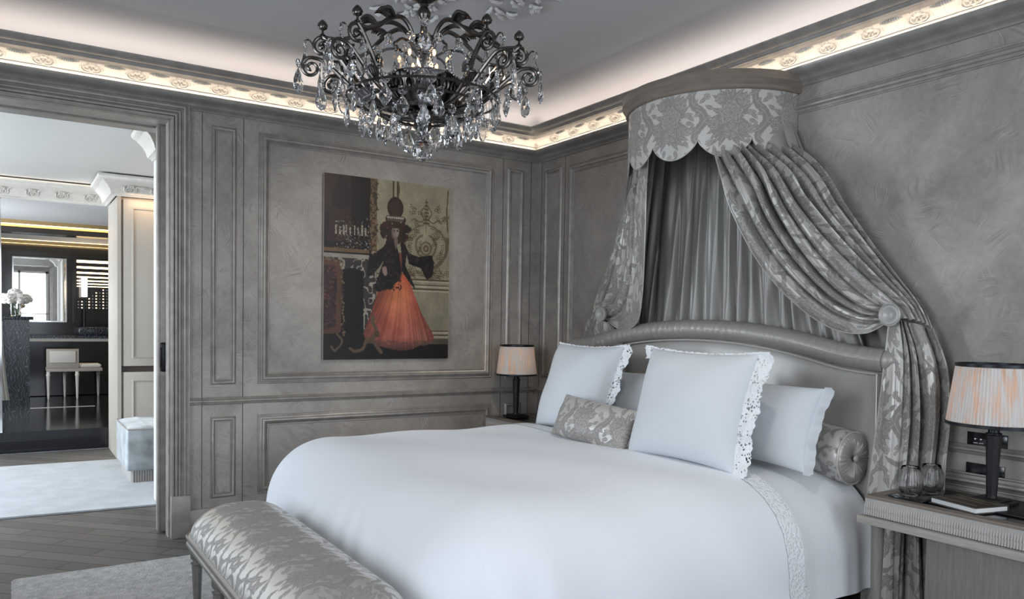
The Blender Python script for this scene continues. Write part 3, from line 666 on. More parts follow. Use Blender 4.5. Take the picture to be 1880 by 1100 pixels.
    lace_ = nz(70, 21); jk = (I.sum(2) < .03) & (Xc > .31) & (Xc < .88) & (Yc > .33) & (Yc < .63); put(jk & (lace_ > .72), (.035, .022, .018))
    I *= .80*(.80+.40*np.random.RandomState(8).rand(PH, PW, 1))*(.85+.3*nz(14, 30)[..., None])
    return np.clip(I, 0, 1)
px0, px1, pz0, pz1 = 1.832, 2.822, 1.135, 2.441
img = paint()
P = np.zeros((PH, PW, 3)); P[..., 0] = np.linspace(px0, px1, PW)[None]; P[..., 1] = YB-.0355; P[..., 2] = np.linspace(pz1, pz0, PH)[:, None]
pt = thing('wall_art', 'large unframed photo print of a woman in an orange ball gown and black jacket', 'picture', (2.327, YB-.02, pz0))
obj('backing_panel', bbox(px0, px1, YB-.035, YB-.012, pz0, pz1, .002), MT['chrome'], pt)['label'] = 'thin silvery panel edge'
obj('print', grid(P), MT['print'], pt, attr=('picture', img.reshape(-1, 3)))
obj('hanging_rail', box(px0+.2, px1-.2, YB-.012, YB+.0, pz1-.2, pz1-.15), MT['black_metal'], pt)
# ================================================================ BED
BC = 3.33                                   # bed centre line (y)
def quarter(R, Vd, n=2.4, L=.9, flare=.0, N=60):
    """table of (d, out, drop): superelliptic shoulder followed by a hanging side"""
    P = [(R*math.sin(t)**(2/n), Vd*(1-math.cos(t)**(2/n))) for t in np.linspace(0, PI/2, N)]
    P = np.array(P); d = np.r_[0, np.cumsum(np.hypot(*np.diff(P, axis=0).T))]
    ext = L-d[-1]
    if ext > 0: P = np.vstack([P, [R+flare, P[-1][1]+ext]]); d = np.r_[d, d[-1]+ext]
    return d, P[:, 0], P[:, 1]
def cloth(x0, x1, y0, y1, R, prof, L, ztop, nx, ny, side_lo=True, side_hi=False, extra=None, XS=None):
    """cloth over a block; rounded and hanging at low x (optional), high x (optional) and both y sides"""
    xi0 = x0+R if side_lo else x0; xi1 = x1-R if side_hi else x1; yi0, yi1 = y0+R, y1-R
    X = np.linspace(xi0-(L if side_lo else 0), xi1+(L if side_hi else 0), nx) if XS is None else XS
    Y = np.linspace(yi0-L, yi1+L, ny)
    P = np.zeros((len(X), ny, 3)); D = np.zeros((len(X), ny))
    for i, xx in enumerate(X):
        dx = max(0, xi0-xx) if side_lo else 0; sx = -1
        if side_hi and xx > xi1: dx = xx-xi1; sx = 1
        for j, yy in enumerate(Y):
            dy = max(0, yi0-yy, yy-yi1); sy = -1 if yy < yi0 else 1
            d = max(dx, dy)
            if d > 0:
                ph = (PI/4*dy/dx) if dx >= dy else (PI/2-PI/4*dx/dy)
                o_ = np.interp(d, prof[0], prof[1]); v = np.interp(d, prof[0], prof[2])
                P[i, j] = (min(max(xx, xi0), xi1)+sx*math.cos(ph)*o_ if dx > 0 else xx, min(max(yy, yi0), yi1)+sy*math.sin(ph)*o_, ztop-v)
            else: P[i, j] = (xx, yy, ztop)
            D[i, j] = d
            if extra: P[i, j] += extra(xx, yy, d, P[i, j])
    return P, D, X, Y
bed = thing('bed', 'wide bed with a shaped grey satin headboard, made up with white bedding', 'bed', (2.4, BC, 0))
obj('bed_base', bbox(1.36, 3.47, BC-1.04, BC+1.04, .10, .36, .03), MT['ivory'], bed)
obj('mattress', bbox(1.34, 3.47, BC-1.05, BC+1.05, .36, .66, .09, 4), MT['sheet'], bed)
for sx_, sy_ in ((1.5, -.9), (1.5, .9), (3.3, -.9), (3.3, .9)):
    obj('leg', lathe([(.02, 0), (.028, .10)], (sx_, BC+sy_, 0), 12), MT['wood_grey'], bed)
# headboard: outline from the pixels of its top edge
HBX = 3.52
top = [(-1.21, 1.305), (-1.10, 1.318), (-.95, 1.345), (-.80, 1.375), (-.62, 1.405), (-.40, 1.432), (-.15, 1.447), (0, 1.45), (.15, 1.447), (.40, 1.432), (.62, 1.40), (.80, 1.362), (.95, 1.322), (1.10, 1.295), (1.21, 1.285)]
top = [(-1.21, 1.312), (-1.12, 1.316), (-.98, 1.333), (-.80, 1.370), (-.60, 1.405), (-.38, 1.430), (-.15, 1.443), (0, 1.445)]
top = top+[(-a, b) for a, b in top[-2::-1]]
TC = catmull([(0, a, b) for a, b in top], 8)
rows = []
nn = len(TC)
for lev in np.linspace(0, 1, 40):
    rows.append([(HBX-.022-.035*(1-abs(2*a/2.42)**6)*(math.sin(PI*min(1, lev*.94+.06))**.5), BC+a*.985, .30+(b-.115-.30)*lev) for _, a, b in TC])
obj('headboard_panel', grid(np.array(rows)), MT['satin'], bed)
obj('headboard_back', prism([(0, 0)]*0+[], 0, 0) if False else (lambda pts: ([(HBX-.01, BC+a, b) for a, b in pts]+[(HBX+.045, BC+a, b) for a, b in pts], [tuple(range(len(pts))), tuple(range(len(pts), 2*len(pts)))[::-1]]+[(i, (i+1) % len(pts), len(pts)+(i+1) % len(pts), len(pts)+i) for i in range(len(pts))]))([(-1.21, .1)]+[(a, b-.03) for _, a, b in TC]+[(1.21, .1)]), MT['satin'], bed, angle=30)
# gathered roll along the top
def shirr_tube(C, r, n=28, name='top_roll', seed=1):
    m = 420; L = np.r_[0, np.cumsum(np.linalg.norm(np.diff(C, axis=0), axis=1))]; s = np.linspace(0, L[-1], m)
    P = np.stack([np.interp(s, L, C[:, k_]) for k_ in range(3)], 1); T = np.gradient(P, axis=0); T /= np.linalg.norm(T, axis=1)[:, None]
    rg = np.random.RandomState(seed); ph = rg.rand(9)*6; fr = 60+rg.rand(9)*190; sl = (rg.rand(9)-.5)*2.2; V = np.zeros((m, n+1, 3))
    for j in range(n+1):
        a = 2*PI*j/n; rr = r*(1+sum(.0085*(1-2*np.abs(np.sin(fr[q]*.35*s+ph[q]+sl[q]*a*.7+.5*math.sin(a+q)))**.5) for q in range(9)))
        n1 = np.array([-1., 0, 0]); n2 = np.cross(T, n1); V[:, j] = P+rr[:, None]*(math.cos(a)*n1+math.sin(a)*n2)
    return grid(V)
C = np.array([(HBX-.03, BC+a, b-.052) for _, a, b in TC])
obj('top_roll', join(shirr_tube(C, .060), sphere(tuple(C[0]), .054, 20, 12), sphere(tuple(C[-1]), .054, 20, 12)), MT['roll_satin'], bed, angle=80)
pc = [(HBX-.062, BC+a*.975, b-.118) for _, a, b in TC]
obj('piping', tube([(HBX-.045, BC-1.18, .6)]+pc+[(HBX-.045, BC+1.18, .6)], .006, 8), MT['piping'], bed)

# ---- flat sheet, duvet, lace
R_ = .42
prf = quarter(R_, .40, 2.35, 1.12, .03)
def sheetbump(xx, yy, d, p):
    f = max(0, min(1, (d-.35)/.35)); side = yy < BC
    return np.array([0, (-1 if side else 1)*.020*f*math.sin(xx*26+1.3*math.sin(xx*9))*(.5+.5*math.sin(xx*7+2)), .004*math.sin(xx*13+yy*9)*(1-f)])
P, D, X, Y = cloth(2.60, 3.44, 2.115, BC*2-2.115, R_, prf, .80, .722, 60, 200, False, False, sheetbump)
# cloth shrinks towards the wall end so the mattress corner shows
obj_sheet = tag(obj('bed_sheet', grid(P), MT['sheet'], smooth=True, angle=80), 'plain white sheet at the pillow end of the bed, hanging down beside the nightstand', 'sheet')
P2, D2, _, _ = cloth(2.78, 2.92, 2.103, BC*2-2.103, R_, prf, .803, .724, 12, 200, False, False, sheetbump)
m_ = (np.arange(P2.shape[1]) < 20)
obj('lace_corner', grid(P2[:, :7]), MT['lace_trim'], obj_sheet, angle=80)['label'] = 'lace square at the hem'
def dbump(xx, yy, d, p):
    f = max(0, min(1, (d-.3)/.5)); s = (-1 if yy < BC else 1)
    ang = math.atan2(yy-BC, xx-1.7)
    z = .012*math.sin(xx*3.1+1)*math.sin(yy*2.4+.5)*(1-f)+.018*math.exp(-((xx-2.15)/.5)**2)*(1-f)+.006*math.sin(xx*9+yy*5)*(1-f)
    o_ = .010*f*math.sin(ang*22+math.sin(ang*7))
    return np.array([-o_ if xx < 1.6 else 0, s*o_, z])
XE = 2.775
def lace_edge(P, Y):     # wavy edge of the duvet
    return
xi0 = 1.14+R_
XS = np.r_[np.linspace(xi0-1.0, xi0+.02, 66), np.linspace(xi0+.04, XE, 70)]
prd = quarter(R_, .43, 2.2, 1.12, .02)
P, D, X, Y = cloth(1.14, XE, 2.075, BC*2-2.075, R_, prd, 1.0, .745, 0, 230, True, False, dbump, XS)
nb = 7
t = np.zeros_like(P)
duv = tag(obj('duvet', grid(P), MT['white_cloth'], angle=80), 'thick smooth white duvet draped over the bed and down its foot', 'duvet')
sol = duv.modifiers.new('thickness', 'SOLIDIFY'); sol.thickness = .012; sol.offset = -1
# lace band along the turned edge, raised a little, with a scalloped rim
XB = np.linspace(XE-.016, XE+.085, 9)
PB, DB, _, _ = cloth(1.14, XE+.1, 2.0725, BC*2-2.0725, R_, prd, 1.0, .7475, 0, 420, True, False, dbump, XB)
yy = np.arange(420)
PB[-1, :, 0] += .005*np.abs(np.sin(yy*.28)); PB[0, :, 0] -= .004*np.abs(np.sin(yy*.31)); PB[1:-1, :, 2] += .002
obj('lace_trim', grid(PB), MT['lace_trim'], duv, angle=80)['label'] = 'band of white lace along the turned edge'
# valance under the mattress (seen below the duvet hem)
# ---- pillows
def pillow_grid(a, b, c, n=46, pinch=.07, pw=.42, seed=0, wr=.006, sag=.0):
    rg = np.random.RandomState(seed); ph = rg.rand(8)*6; fr = rg.rand(8, 2)*7-3.5
    U = np.sin(np.linspace(-PI/2, PI/2, n)); out = []
    for side in (1, -1):
        P = np.zeros((n, n, 3)); 
        for i, u in enumerate(U):
            for j, v in enumerate(U):
                e = max(0, (1-u*u)*(1-v*v))**pw
                w = wr*sum(math.sin(fr[q][0]*u*2+fr[q][1]*v*2+ph[q]) for q in range(8))/3*min(1, e*3)
                x_ = a*u*(1-pinch*(1-v*v)*(abs(u)**2)); z_ = b*v*(1-pinch*(1-u*u)*(abs(v)**2))
                P[i, j] = (x_, side*(c*e+w)-sag*(1-abs(v))*0, z_-sag*c*(1-v)*(1-abs(u))*.2)
        out.append(grid(P))
    return join(*out), U
def frame_m(c, along, up):
    """columns: local x -> along, local z -> up, local y -> normal"""
    a = Vector(along).normalized(); u = Vector(up).normalized(); u = (u-a*u.dot(a)).normalized(); nrm = u.cross(a)
    m = Matrix((a, nrm, u)).transposed().to_4x4(); m.translation = Vector(c); return m
def flange(a, b, side, w, n=70, scal=True, amp=.010, pinch=.07):
    rows = []
    for k_, q in enumerate(np.linspace(0, 1, 6)):
        r = []
        for i, v in enumerate(np.linspace(-1.04, 1.04, n)):
            vv = max(-1, min(1, v)); x_ = side*(a*(1-pinch*(1-vv*vv))-.004+w*q*(1-(.25 if abs(v) > 1 else 0)))
            if scal and k_ == 5: x_ += side*.009*abs(math.sin(v*26))
            r.append((x_, amp*q*math.sin(v*9+1)+amp*.6*q*math.sin(v*23), b*v))
        rows.append(r)
    return grid(np.array(rows))
def flange_top(a, b, w, n=60, pinch=.07):
    rows = []
    for q in np.linspace(0, 1, 4):
        rows.append([(a*u, 0.004*q*math.sin(u*12), b*(1-pinch*(1-u*u))-.003+w*q+(.004*abs(math.sin(u*26)) if q == 1 else 0)) for u in np.linspace(-1.05, 1.05, n)])
    return grid(np.array(rows))
def pillow(name, label, cat, c, along, up, a, b, cth, m, group=None, seed=0, lace=0, oxford=0, wr=.006, dam=None, pinch=.07):
    M_ = frame_m(c, along, up)
    t = thing(name, label, cat, tuple(M_ @ Vector((0, 0, -b))), group)
    g, U = pillow_grid(a, b, cth, 46 if dam is None else 150, pinch, seed=seed, wr=wr)
    at = None
    if dam is not None:
        g0 = np.array(g[0]); at = ('damask', damask(g0[:, 0]+dam[0], -g0[:, 2]+dam[1], .30))
    obj('pillow_body', xf(g, M_), m, t, angle=80, attr=at)
    if lace:
        f1 = obj('lace_border', xf(join(flange(a, b, 1, lace), *([flange(a, b, -1, lace*.45)] if False else []), flange_top(a, b, .012)), M_), MT['lace'], t, angle=80); f1['label'] = 'open cutwork lace border with a scalloped rim'
        if seed == 2:
            ear = flange(a, b, -1, .05, n=280); k0 = int(6*280*0); V_ = [p for p in ear[0]]
            keep = [q for q in ear[1] if all(V_[i][2] > b*.80 for i in q)]; ids = sorted({i for q in keep for i in q}); mp_ = {v: k_ for k_, v in enumerate(ids)}
            obj('lace_corner', xf(([V_[i] for i in ids], [tuple(mp_[i] for i in q) for q in keep]), M_), MT['lace'], t, angle=80)
    if oxford:
        for s_ in (1, -1): obj('flat_border', xf(flange(a, b, s_, oxford, scal=False, amp=.006), M_), m, t, angle=80)
    return t
Yd = (0, -1, 0)      # local +x towards the near side of the bed
pillow('bed_pillow', 'plain white pillow with a flat hemmed border against the headboard, in front of the bolster', 'pillow', (3.12, 2.60, .945), (.10, -1, -.05), (.34, .0, 1), .34, .205, .10, MT['pillow'], seed=3, oxford=.055, wr=.008)
pillow('bed_pillow', 'white pillow mostly hidden between the two lace-edged cushions', 'pillow', (3.26, 3.86, .92), (0, -1, 0), (.42, 0, 1), .36, .21, .10, MT['pillow'], seed=5, oxford=.05, wr=.010)
pillow('lace_cushion', 'large square white cushion with a wide lace border, left of the small damask cushion', 'cushion', (3.00, 3.87, 1.012), (.02, -1, 0), (.36, 0, 1), .315, .285, .12, MT['pillow'], seed=1, lace=.075)
pillow('lace_cushion', 'large square white cushion with a wide lace border, nearest the viewer', 'cushion', (2.82, 2.735, 1.012), (.06, -1, -.01), (.30, 0, 1), .335, .285, .13, MT['pillow'], seed=2, lace=.082)
tt = pillow('damask_cushion', 'small oblong grey damask cushion leaning on the large white cushions', 'cushion', (2.745, 3.40, .855), (.0, -1, -.06), (.42, 0, 1), .325, .128, .075, MT['damask'], seed=7, dam=(.09, .10), wr=.004, pinch=.05)
# bolster
bx, bz, br = 3.385, .865, .130
droop = lambda y_: -.075*max(0, (2.95-y_)/.72)**1.4
bol = thing('bolster', 'round grey damask bolster at the near end of the headboard', 'bolster', (bx, BC, bz-br))
n, m = 90, 260; ys = np.linspace(2.215, BC*2-2.215, m*2); P = np.zeros((len(ys), n+1, 3)); uv = []
for i, y_ in enumerate(ys):
    e = min(y_-ys[0], ys[-1]-y_); rr = br*(1-.10*math.exp(-e/.02))*(1+.012*math.sin(y_*21)+.008*math.sin(y_*43+2))
    for j in range(n+1):
        a = 2*PI*j/n; r2 = rr*(1+.012*math.sin(3*a+y_*8)); P[i, j] = (bx+r2*math.cos(a), y_, bz+droop(y_)+r2*math.sin(a)); uv.append((y_, a*br))
uv = np.array(uv)
obj('bolster_cover', grid(P), MT['damask'], bol, attr=('damask', damask(uv[:, 1]+.03, uv[:, 0], .33)), angle=80)
for s, y_ in ((-1, ys[0]), (1, ys[-1])):
    rows = []
    for q in np.linspace(0, 1, 16):
        r = []
        for j in range(121):
            a = 2*PI*j/120; pl = (.004+.003*math.sin(q*PI))*(1-2*abs(math.sin(a*17+1.2*math.sin(a*3)))**.6)*math.sin(PI*min(1, q*1.05))**.5
            r.append((bx+br*.95*q*math.cos(a), y_+s*(.030*math.sqrt(max(0, 1-q*q))-.012*(1-q)**2*3+pl*.7), bz+droop(y_)+br*.95*q*math.sin(a)))
        rows.append(r)
    cap = obj('gathered_end', grid(np.array(rows)), MT['roll_satin'], bol, angle=80)
    obj('button', sphere((bx, y_+s*.018, bz+droop(y_)), .018, 16, 10, 1, .6, 1), MT['roll_satin'], cap)
    obj('end_piping', tube([(bx+br*.965*math.cos(2*PI*j/48), y_+s*.002, bz+droop(y_)+br*.965*math.sin(2*PI*j/48)) for j in range(49)], .0045, 6, False), MT['piping'], bol)

# ================================================================ BENCH
bn = thing('bench', 'upholstered grey damask bench with fluted tapering legs at the foot of the bed', 'bench', (.905, 3.05, 0))
BX0, BX1, BY0, BY1, BZ = .668, 1.128, 2.22, 3.86, .412
pb = quarter(.19, .125, 2.0, .262, 0)
P, D, X, Y = cloth(BX0, BX1, BY0, BY1, .19, pb, .262, BZ+.128, 190, 560, True, True)
xg, yg = np.meshgrid(X, Y, indexing='ij')
P[..., 2] += .022*np.cos((P[..., 0]-(BX0+BX1)/2)/(BX1-BX0)*PI)**1*np.clip((BY1-P[..., 1])/.3, 0, 1)**.5
obj('seat_cushion', grid(P), MT['damask_bench'], bn, attr=('damask', damask(yg.ravel()*1.0, xg.ravel()+.05, .27)), angle=80)
def rrect(x0, x1, y0, y1, r, k_=8):
    pts = []
    for (cx_, cy_, a0) in ((x1-r, y1-r, 0), (x0+r, y1-r, PI/2), (x0+r, y0+r, PI), (x1-r, y0+r, 3*PI/2)):
        for i in range(k_+1): a = a0+PI/2*i/k_; pts.append((cx_+r*math.cos(a), cy_+r*math.sin(a)))
    return pts
def ring_prof(prof, x0, x1, y0, y1, r):      # closed profile (offset outward, z)
    V = []; m = len(prof); n = 0
    for (o_, z) in prof:
        pts = rrect(x0-o_, x1+o_, y0-o_, y1+o_, r+o_); n = len(pts); V += [(x_, y_, z) for x_, y_ in pts]
    return V, [(a*n+i, a*n+(i+1) % n, (a+1)*n+(i+1) % n, (a+1)*n+i) for a in range(m-1) for i in range(n)]
obj('seat_piping', ring_prof([(0, BZ-.004), (.007, BZ), (.009, BZ+.006), (.007, BZ+.012), (0, BZ+.014)], BX0, BX1, BY0, BY1, .19), MT['piping'], bn)
obj('seat_rail', ring_prof([(-.02, BZ+.002), (.0, BZ), (.004, BZ-.006), (.004, BZ-.016), (-.004, BZ-.020), (-.004, BZ-.034), (.002, BZ-.040), (.002, BZ-.052), (-.006, BZ-.058), (-.03, BZ-.058), (-.03, BZ)], BX0, BX1, BY0, BY1, .10), MT['silverwood'], bn)
def fluted_leg(x, y, zt, r0=.024, r1=.013):
    fl = lambda t, z: -.10*abs(math.sin(4*t))**.6 if .03 < z < zt-.075 else 0
    return lathe([(r1*.9, 0), (r1*1.25, .008), (r1*1.25, .018), (r1, .03)]+[(r1+(r0-r1)*q, .032+(zt-.11)*q) for q in np.linspace(0, 1, 12)]+[(r0*1.02, zt-.072), (r0*1.2, zt-.068), (r0*1.2, zt-.058), (r0*.9, zt-.052), (r0*1.15, zt-.045), (r0*1.25, zt-.04), (r0*1.25, zt)], (x, y, 0), 48, flut=fl)
for x_, y_ in ((.705, 3.715), (.705, 3.27), (.705, 2.82), (.705, 2.37), (1.092, 3.715), (1.092, 3.27), (1.092, 2.82), (1.092, 2.37)):
    obj('leg', fluted_leg(x_, y_, BZ-.055), MT['silverwood'], bn, angle=30)

# ================================================================ NIGHTSTANDS
def nightstand(name, label, y0, y1, mirror=False):
    """y0..y1 extent, x from 3.15 to the wall"""
    t = thing(name, label, 'nightstand', (3.40, (y0+y1)/2, 0), 'nightstands')
    x0, x1 = 3.155, 3.635; ZT = .679
    # apron with carved reeds: geometry displaced along the front and the two ends
    gs = []
    def reeds(p0, p1, nrm):
        L = math.dist(p0, p1); n = int(L/.0013); zs = np.r_[np.linspace(ZT-.002, ZT-.036, 6), np.linspace(ZT-.037, ZT-.060, 8), np.linspace(ZT-.061, ZT-.088, 8)]
        P = np.zeros((n, len(zs), 3))
        for i in range(n):
            s = i/(n-1)*L
            for j, z in enumerate(zs):
                f = ZT-z
                if f < .035: d = .0014*abs(math.sin(s*PI/.005))
                else:
                    row = 0 if f < .0605 else 1; q = (f-.036-.0245*row)/.0245; ph = row*.5
                    d = (.0065*abs(math.sin(s*PI/.0105+ph*PI*0))**.7)*(.35+.65*q)-.001
                P[i, j] = (p0[0]+(p1[0]-p0[0])*i/(n-1)+nrm[0]*d, p0[1]+(p1[1]-p0[1])*i/(n-1)+nrm[1]*d, z)
        return grid(P)
    ap = obj('carved_apron', join(reeds((x0+.004, y0), (x0+.004, y1), (-1, 0)), reeds((x0+.004, y1), (x1, y1), (0, 1)), reeds((x0+.004, y0), (x1, y0), (0, -1))), MT['ribbed'], t, angle=60)
    obj('carcass', box(x0+.006, x1, y0+.002, y1-.002, ZT-.09, ZT-.012), MT['wood_brown'], t, False)
    obj('top_frame', join(bbox(x0, x0+.055, y0, y1, ZT-.014, ZT, .002), bbox(x1-.03, x1, y0, y1, ZT-.014, ZT, .002), bbox(x0+.055, x1-.03, y1-.05, y1, ZT-.014, ZT, .002), bbox(x0+.055, x1-.03, y0, y0+.05, ZT-.014, ZT, .002)), MT['wood_brown'], t)
    obj('inset_top', box(x0+.055, x1-.03, y0+.05, y1-.05, ZT-.013, ZT-.0025), MT['black_gloss'], t, False)['label'] = 'dark glossy inset panel'
    sl = obj('lower_rail', join(bbox(x0-.022, x1, y0-.012, y1+.022, ZT-.125, ZT-.092, .003)), MT['wood_rail'], t)
    ys_ = (y1-.02, ) if not mirror else (y0+.02, )
    lz = ZT-.125
    for yy_ in ((y1-.045) if not mirror else (y0+.045), ):
        for xx_ in (x0+.035, x1-.045):
            obj('leg', lathe([(.015, 0), (.024, .35), (.027, lz)], (xx_, yy_, 0), 20), MT['wood_grey'], t)
    c0, c1 = (y0, y1-.262) if not mirror else (y0+.262, y1)
    cb = obj('cupboard', bbox(x0+.03, x1, c0, c1, .03, lz, .003), MT['wood_grey'], t)
    obj('cupboard_knob', sphere((x0+.022, c0+.05, .35), .012, 12, 8), MT['bronze'], cb)
    return t
n1 = nightstand('nightstand', 'grey oak nightstand with a carved pale apron, holding the glasses and the book', 1.05, 2.0)
n2 = nightstand('nightstand', 'grey nightstand with a carved apron in the far corner of the room, beyond the bed', 4.70, 5.255, True)

# ================================================================ TABLE LAMPS
def table_lamp(label, x, y, z0, hs, sr, sh, zs):
    t = thing('table_lamp', label, 'lamp', (x, y, z0), 'bedside lamps')
    obj('base', join(bbox(x-.075, x+.075, y-.075, y+.075, z0, z0+.014, .003), bbox(x-.055, x+.055, y-.055, y+.055, z0+.014, z0+.024, .003)), MT['black_leather'], t)
    def sq(r, z): return [(x+r*math.cos(a), y+r*math.sin(a), z0+z) for a in [PI/8+k_*PI/4 for k_ in range(8)]]
    V = []; lv = [(.021, .024), (.020, .035), (.029, hs-.07), (.029, hs-.062)]
    for r, z in lv: V += sq(r, z)
    obj('stem', (V, [(a*8+i, a*8+(i+1) % 8, (a+1)*8+(i+1) % 8, (a+1)*8+i) for a in range(3) for i in range(8)]+[tuple(range(8))[::-1], tuple(range(24, 32))]), MT['black_leather'], t, False)
    obj('collar', join(lathe([(.027, hs-.062), (.031, hs-.058), (.031, hs-.052), (.022, hs-.05), (.021, hs-.035), (.023, hs-.034), (.023, hs-.012), (.016, hs), (.016, hs+.04)], (x, y, z0), 24)), MT['black_metal'], t)
    r1, z1, z2 = sr, zs, zs+sh; r2 = sr*.83
    P = np.zeros((14, 481, 3)); rg = np.random.RandomState(4); jit = .7+.6*rg.rand(80)
    for i, q in enumerate(np.linspace(0, 1, 14)):
        for j in range(481):
            a = 2*PI*j/480; rr = (r1+(r2-r1)*q)*(1+.012*jit[int(j/6) % 80]*math.sin(a*80)); P[i, j] = (x+rr*math.cos(a), y+rr*math.sin(a), z1+(z2-z1)*q)
    shd = obj('lamp_shade', grid(P), MT['shade'], t, angle=80); shd['label'] = 'pleated pale fabric shade, lit from inside'
    for r, z in ((r1*1.012, z1), (r2*1.015, z2)):
        obj('shade_trim', lathe([(r, -.007), (r+.002, -.006), (r+.002, .006), (r, .007), (r-.004, .007), (r-.004, -.007), (r, -.007)], (x, y, z), 64), MT['black_metal'], shd)
    blb = obj('bulb', sphere((x, y, z1+sh*.45), .030, 14, 10, 1, 1, 1.3), MT['bulb'], t)
    l = bpy.data.lights.new('bulb_light', 'POINT'); l.energy = 1.9; l.color = (1, .62, .34); l.shadow_soft_size = .035
    o = bpy.data.objects.new('bulb_light', l); COL.objects.link(o); o.location = (x, y, z1+sh*.45); blb.visible_shadow = True
    blb.visible_shadow = True
    return t, o
table_lamp('black-stemmed lamp with a pleated shade, on the near nightstand', 3.45, 1.615, .679, .348, .178, .245, .679+.335)
table_lamp('black-stemmed lamp with a glowing pleated shade, on the far nightstand in the corner', 3.32, 5.07, .679, .348, .158, .225, .679+.335)

# ---- things on the near nightstand
tr = tag(obj('leather_pad', bbox(3.30, 3.615, 1.40, 1.66, .6785, .6845, .002), MT['black_leather']), 'thin black leather pad under the lamp base on the near nightstand', 'pad')
for o in bpy.data.objects:
    if o.name.startswith('table_lamp') and abs(o.location.y-1.615) < .01: o.location.z += .0057
bk = thing('book', 'thick dark-covered book with white pages lying on the near nightstand', 'book', (3.31, 1.64, .6785))
mb = Matrix.Translation((3.30, 1.64, 0)) @ Matrix.Rotation(math.radians(-14), 4, 'Z')
obj('pages', xf(bbox(-.075, .095, -.106, .104, .6835, .702, .001), mb), MT['paper'], bk)['label'] = 'white page block'
cv = obj('cover', xf(join(bbox(-.082, .100, -.110, .112, .6785, .6830, .001), bbox(-.082, .100, -.110, .112, .7025, .707, .001), bbox(.095, .100, -.110, .112, .6830, .7025, .001)), mb), MT['bookcover'], bk)
for e in (-.05, .02, .06): obj('gilt_line', xf(box(e, e+.006, -.09, .09, .707, .7074), mb), MT['gold'], cv)
tray = tag(obj('small_tray', bbox(3.21, 3.47, 1.775, 1.925, .6785, .686, .003), MT['black_gloss']), 'small dark tray under the two glasses on the near nightstand', 'tray')
def tumbler(label, x, y):
    t = thing('tumbler', label, 'glass', (x, y, .6865), 'ribbed tumblers')
    z0 = .6865; prof = [(.001, .0), (.022, .0), (.030, .004), (.044, .025), (.0505, .05), (.049, .075), (.042, .105), (.0365, .128), (.0352, .1285), (.034, .127), (.0395, .105), (.0460, .075), (.0475, .05), (.0410, .027), (.026, .010), (.001, .008)]
    obj('bowl', lathe(prof, (x, y, z0), 96, flut=lambda a, z: .018*math.sin(24*a)*(1 if .02 < z < .11 else 0)), MT['glass'], t, angle=60)
    return t
tumbler('clear ribbed tumbler on the near nightstand, the left of the two', 3.275, 1.865)
tumbler('clear ribbed tumbler on the near nightstand, the right one behind its twin', 3.405, 1.845)
# switch plates
def plate(label, y0, y1, z0, z1, knobs):
    t = thing('switch_plate', label, 'switch plate', (XR-.002, (y0+y1)/2, z0))
    pl = obj('plate', bbox(XR-.007, XR-.0005, y0, y1, z0, z1, .0015), MT['black_gloss'], t)
    for y_ in knobs: obj('toggle', sphere((XR-.012, y_, (z0+z1)/2+.004), .006, 10, 8), MT['chrome'], pl)
    for y_ in (y0+.008, y1-.008): obj('screw', sphere((XR-.0075, y_, (z0+z1)/2), .0028, 8, 6), MT['bronze'], pl)
    for y_ in knobs: obj('engraved_label', box(XR-.0078, XR-.0068, y_-.009, y_+.009, z0+.018, z0+.0205), MT['white_paint'], pl, False)
    return t
plate('black plate with two small toggles, above the other behind the near lamp', 1.655, 1.825, .883, .950, (1.787, 1.763))
plate('plain black socket plate, below the other behind the near lamp', 1.662, 1.826, .745, .810, ())

# ================================================================ BED CANOPY
CA, CB, CC = .555, .555, 3.35
cn = thing('bed_canopy', 'half-round wall canopy with a grey wooden cornice and scalloped damask valance over the headboard', 'canopy', (XR-.02, CC, 2.70))
def half(prof, a, b, n=72, close=True):     # prof (offset, z)
    P = np.zeros((len(prof), n+1, 3))
    for i, (o_, z) in enumerate(prof):
        for j in range(n+1):
            t_ = PI*j/n; P[i, j] = (XR-.001-(b+o_)*math.sin(t_), CC+(a+o_)*math.cos(t_), z)
    return grid(P)
obj('wooden_cornice', half([(-.03, 2.700), (.018, 2.700), (.024, 2.706), (.024, 2.722), (.030, 2.728), (.036, 2.742), (.046, 2.752), (.046, 2.790), (.042, 2.797), (-.03, 2.797), (-.03, 2.700)], CA, CB), MT['wood_brown'], cn, angle=30)
obj('roof_panel', ([(XR-.001, CC, 2.775)]+[(XR-.001-CB*math.sin(PI*j/48), CC+CA*math.cos(PI*j/48), 2.775) for j in range(49)], [(0, j, j+1) for j in range(1, 49)]), MT['lining'], cn, False)
nu, nv = 560, 170
arc = np.array([(XR-.003-CB*math.sin(t_), CC+CA*math.cos(t_)) for t_ in np.linspace(PI, 0, nu)]); L = np.r_[0, np.cumsum(np.hypot(*np.diff(arc, axis=0).T))]
NS = 6
P = np.zeros((nu, nv, 3)); uvs = []
for i in range(nu):
    s = L[i]/L[-1]*NS; f = s % 1
    drop = .262+.105*(math.sin(PI*f)**.62)
    q0 = np.linspace(0, 1, nv)
    P[i, :, 0] = arc[i][0]-.0*q0; P[i, :, 1] = arc[i][1]; P[i, :, 2] = 2.705-drop*q0
    for q in q0: uvs.append((L[i], drop*q))
uvs = np.array(uvs)
vl = obj('valance', grid(P), MT['damask'], cn, attr=('damask', damask(uvs[:, 0]+.035, uvs[:, 1]+.02, .34)), angle=80)
md = vl.modifiers.new('thickness', 'SOLIDIFY'); md.thickness = .006; md.offset = 0
obj('valance_piping', tube(P[::2, -1], .0035, 6), MT['piping'], vl)

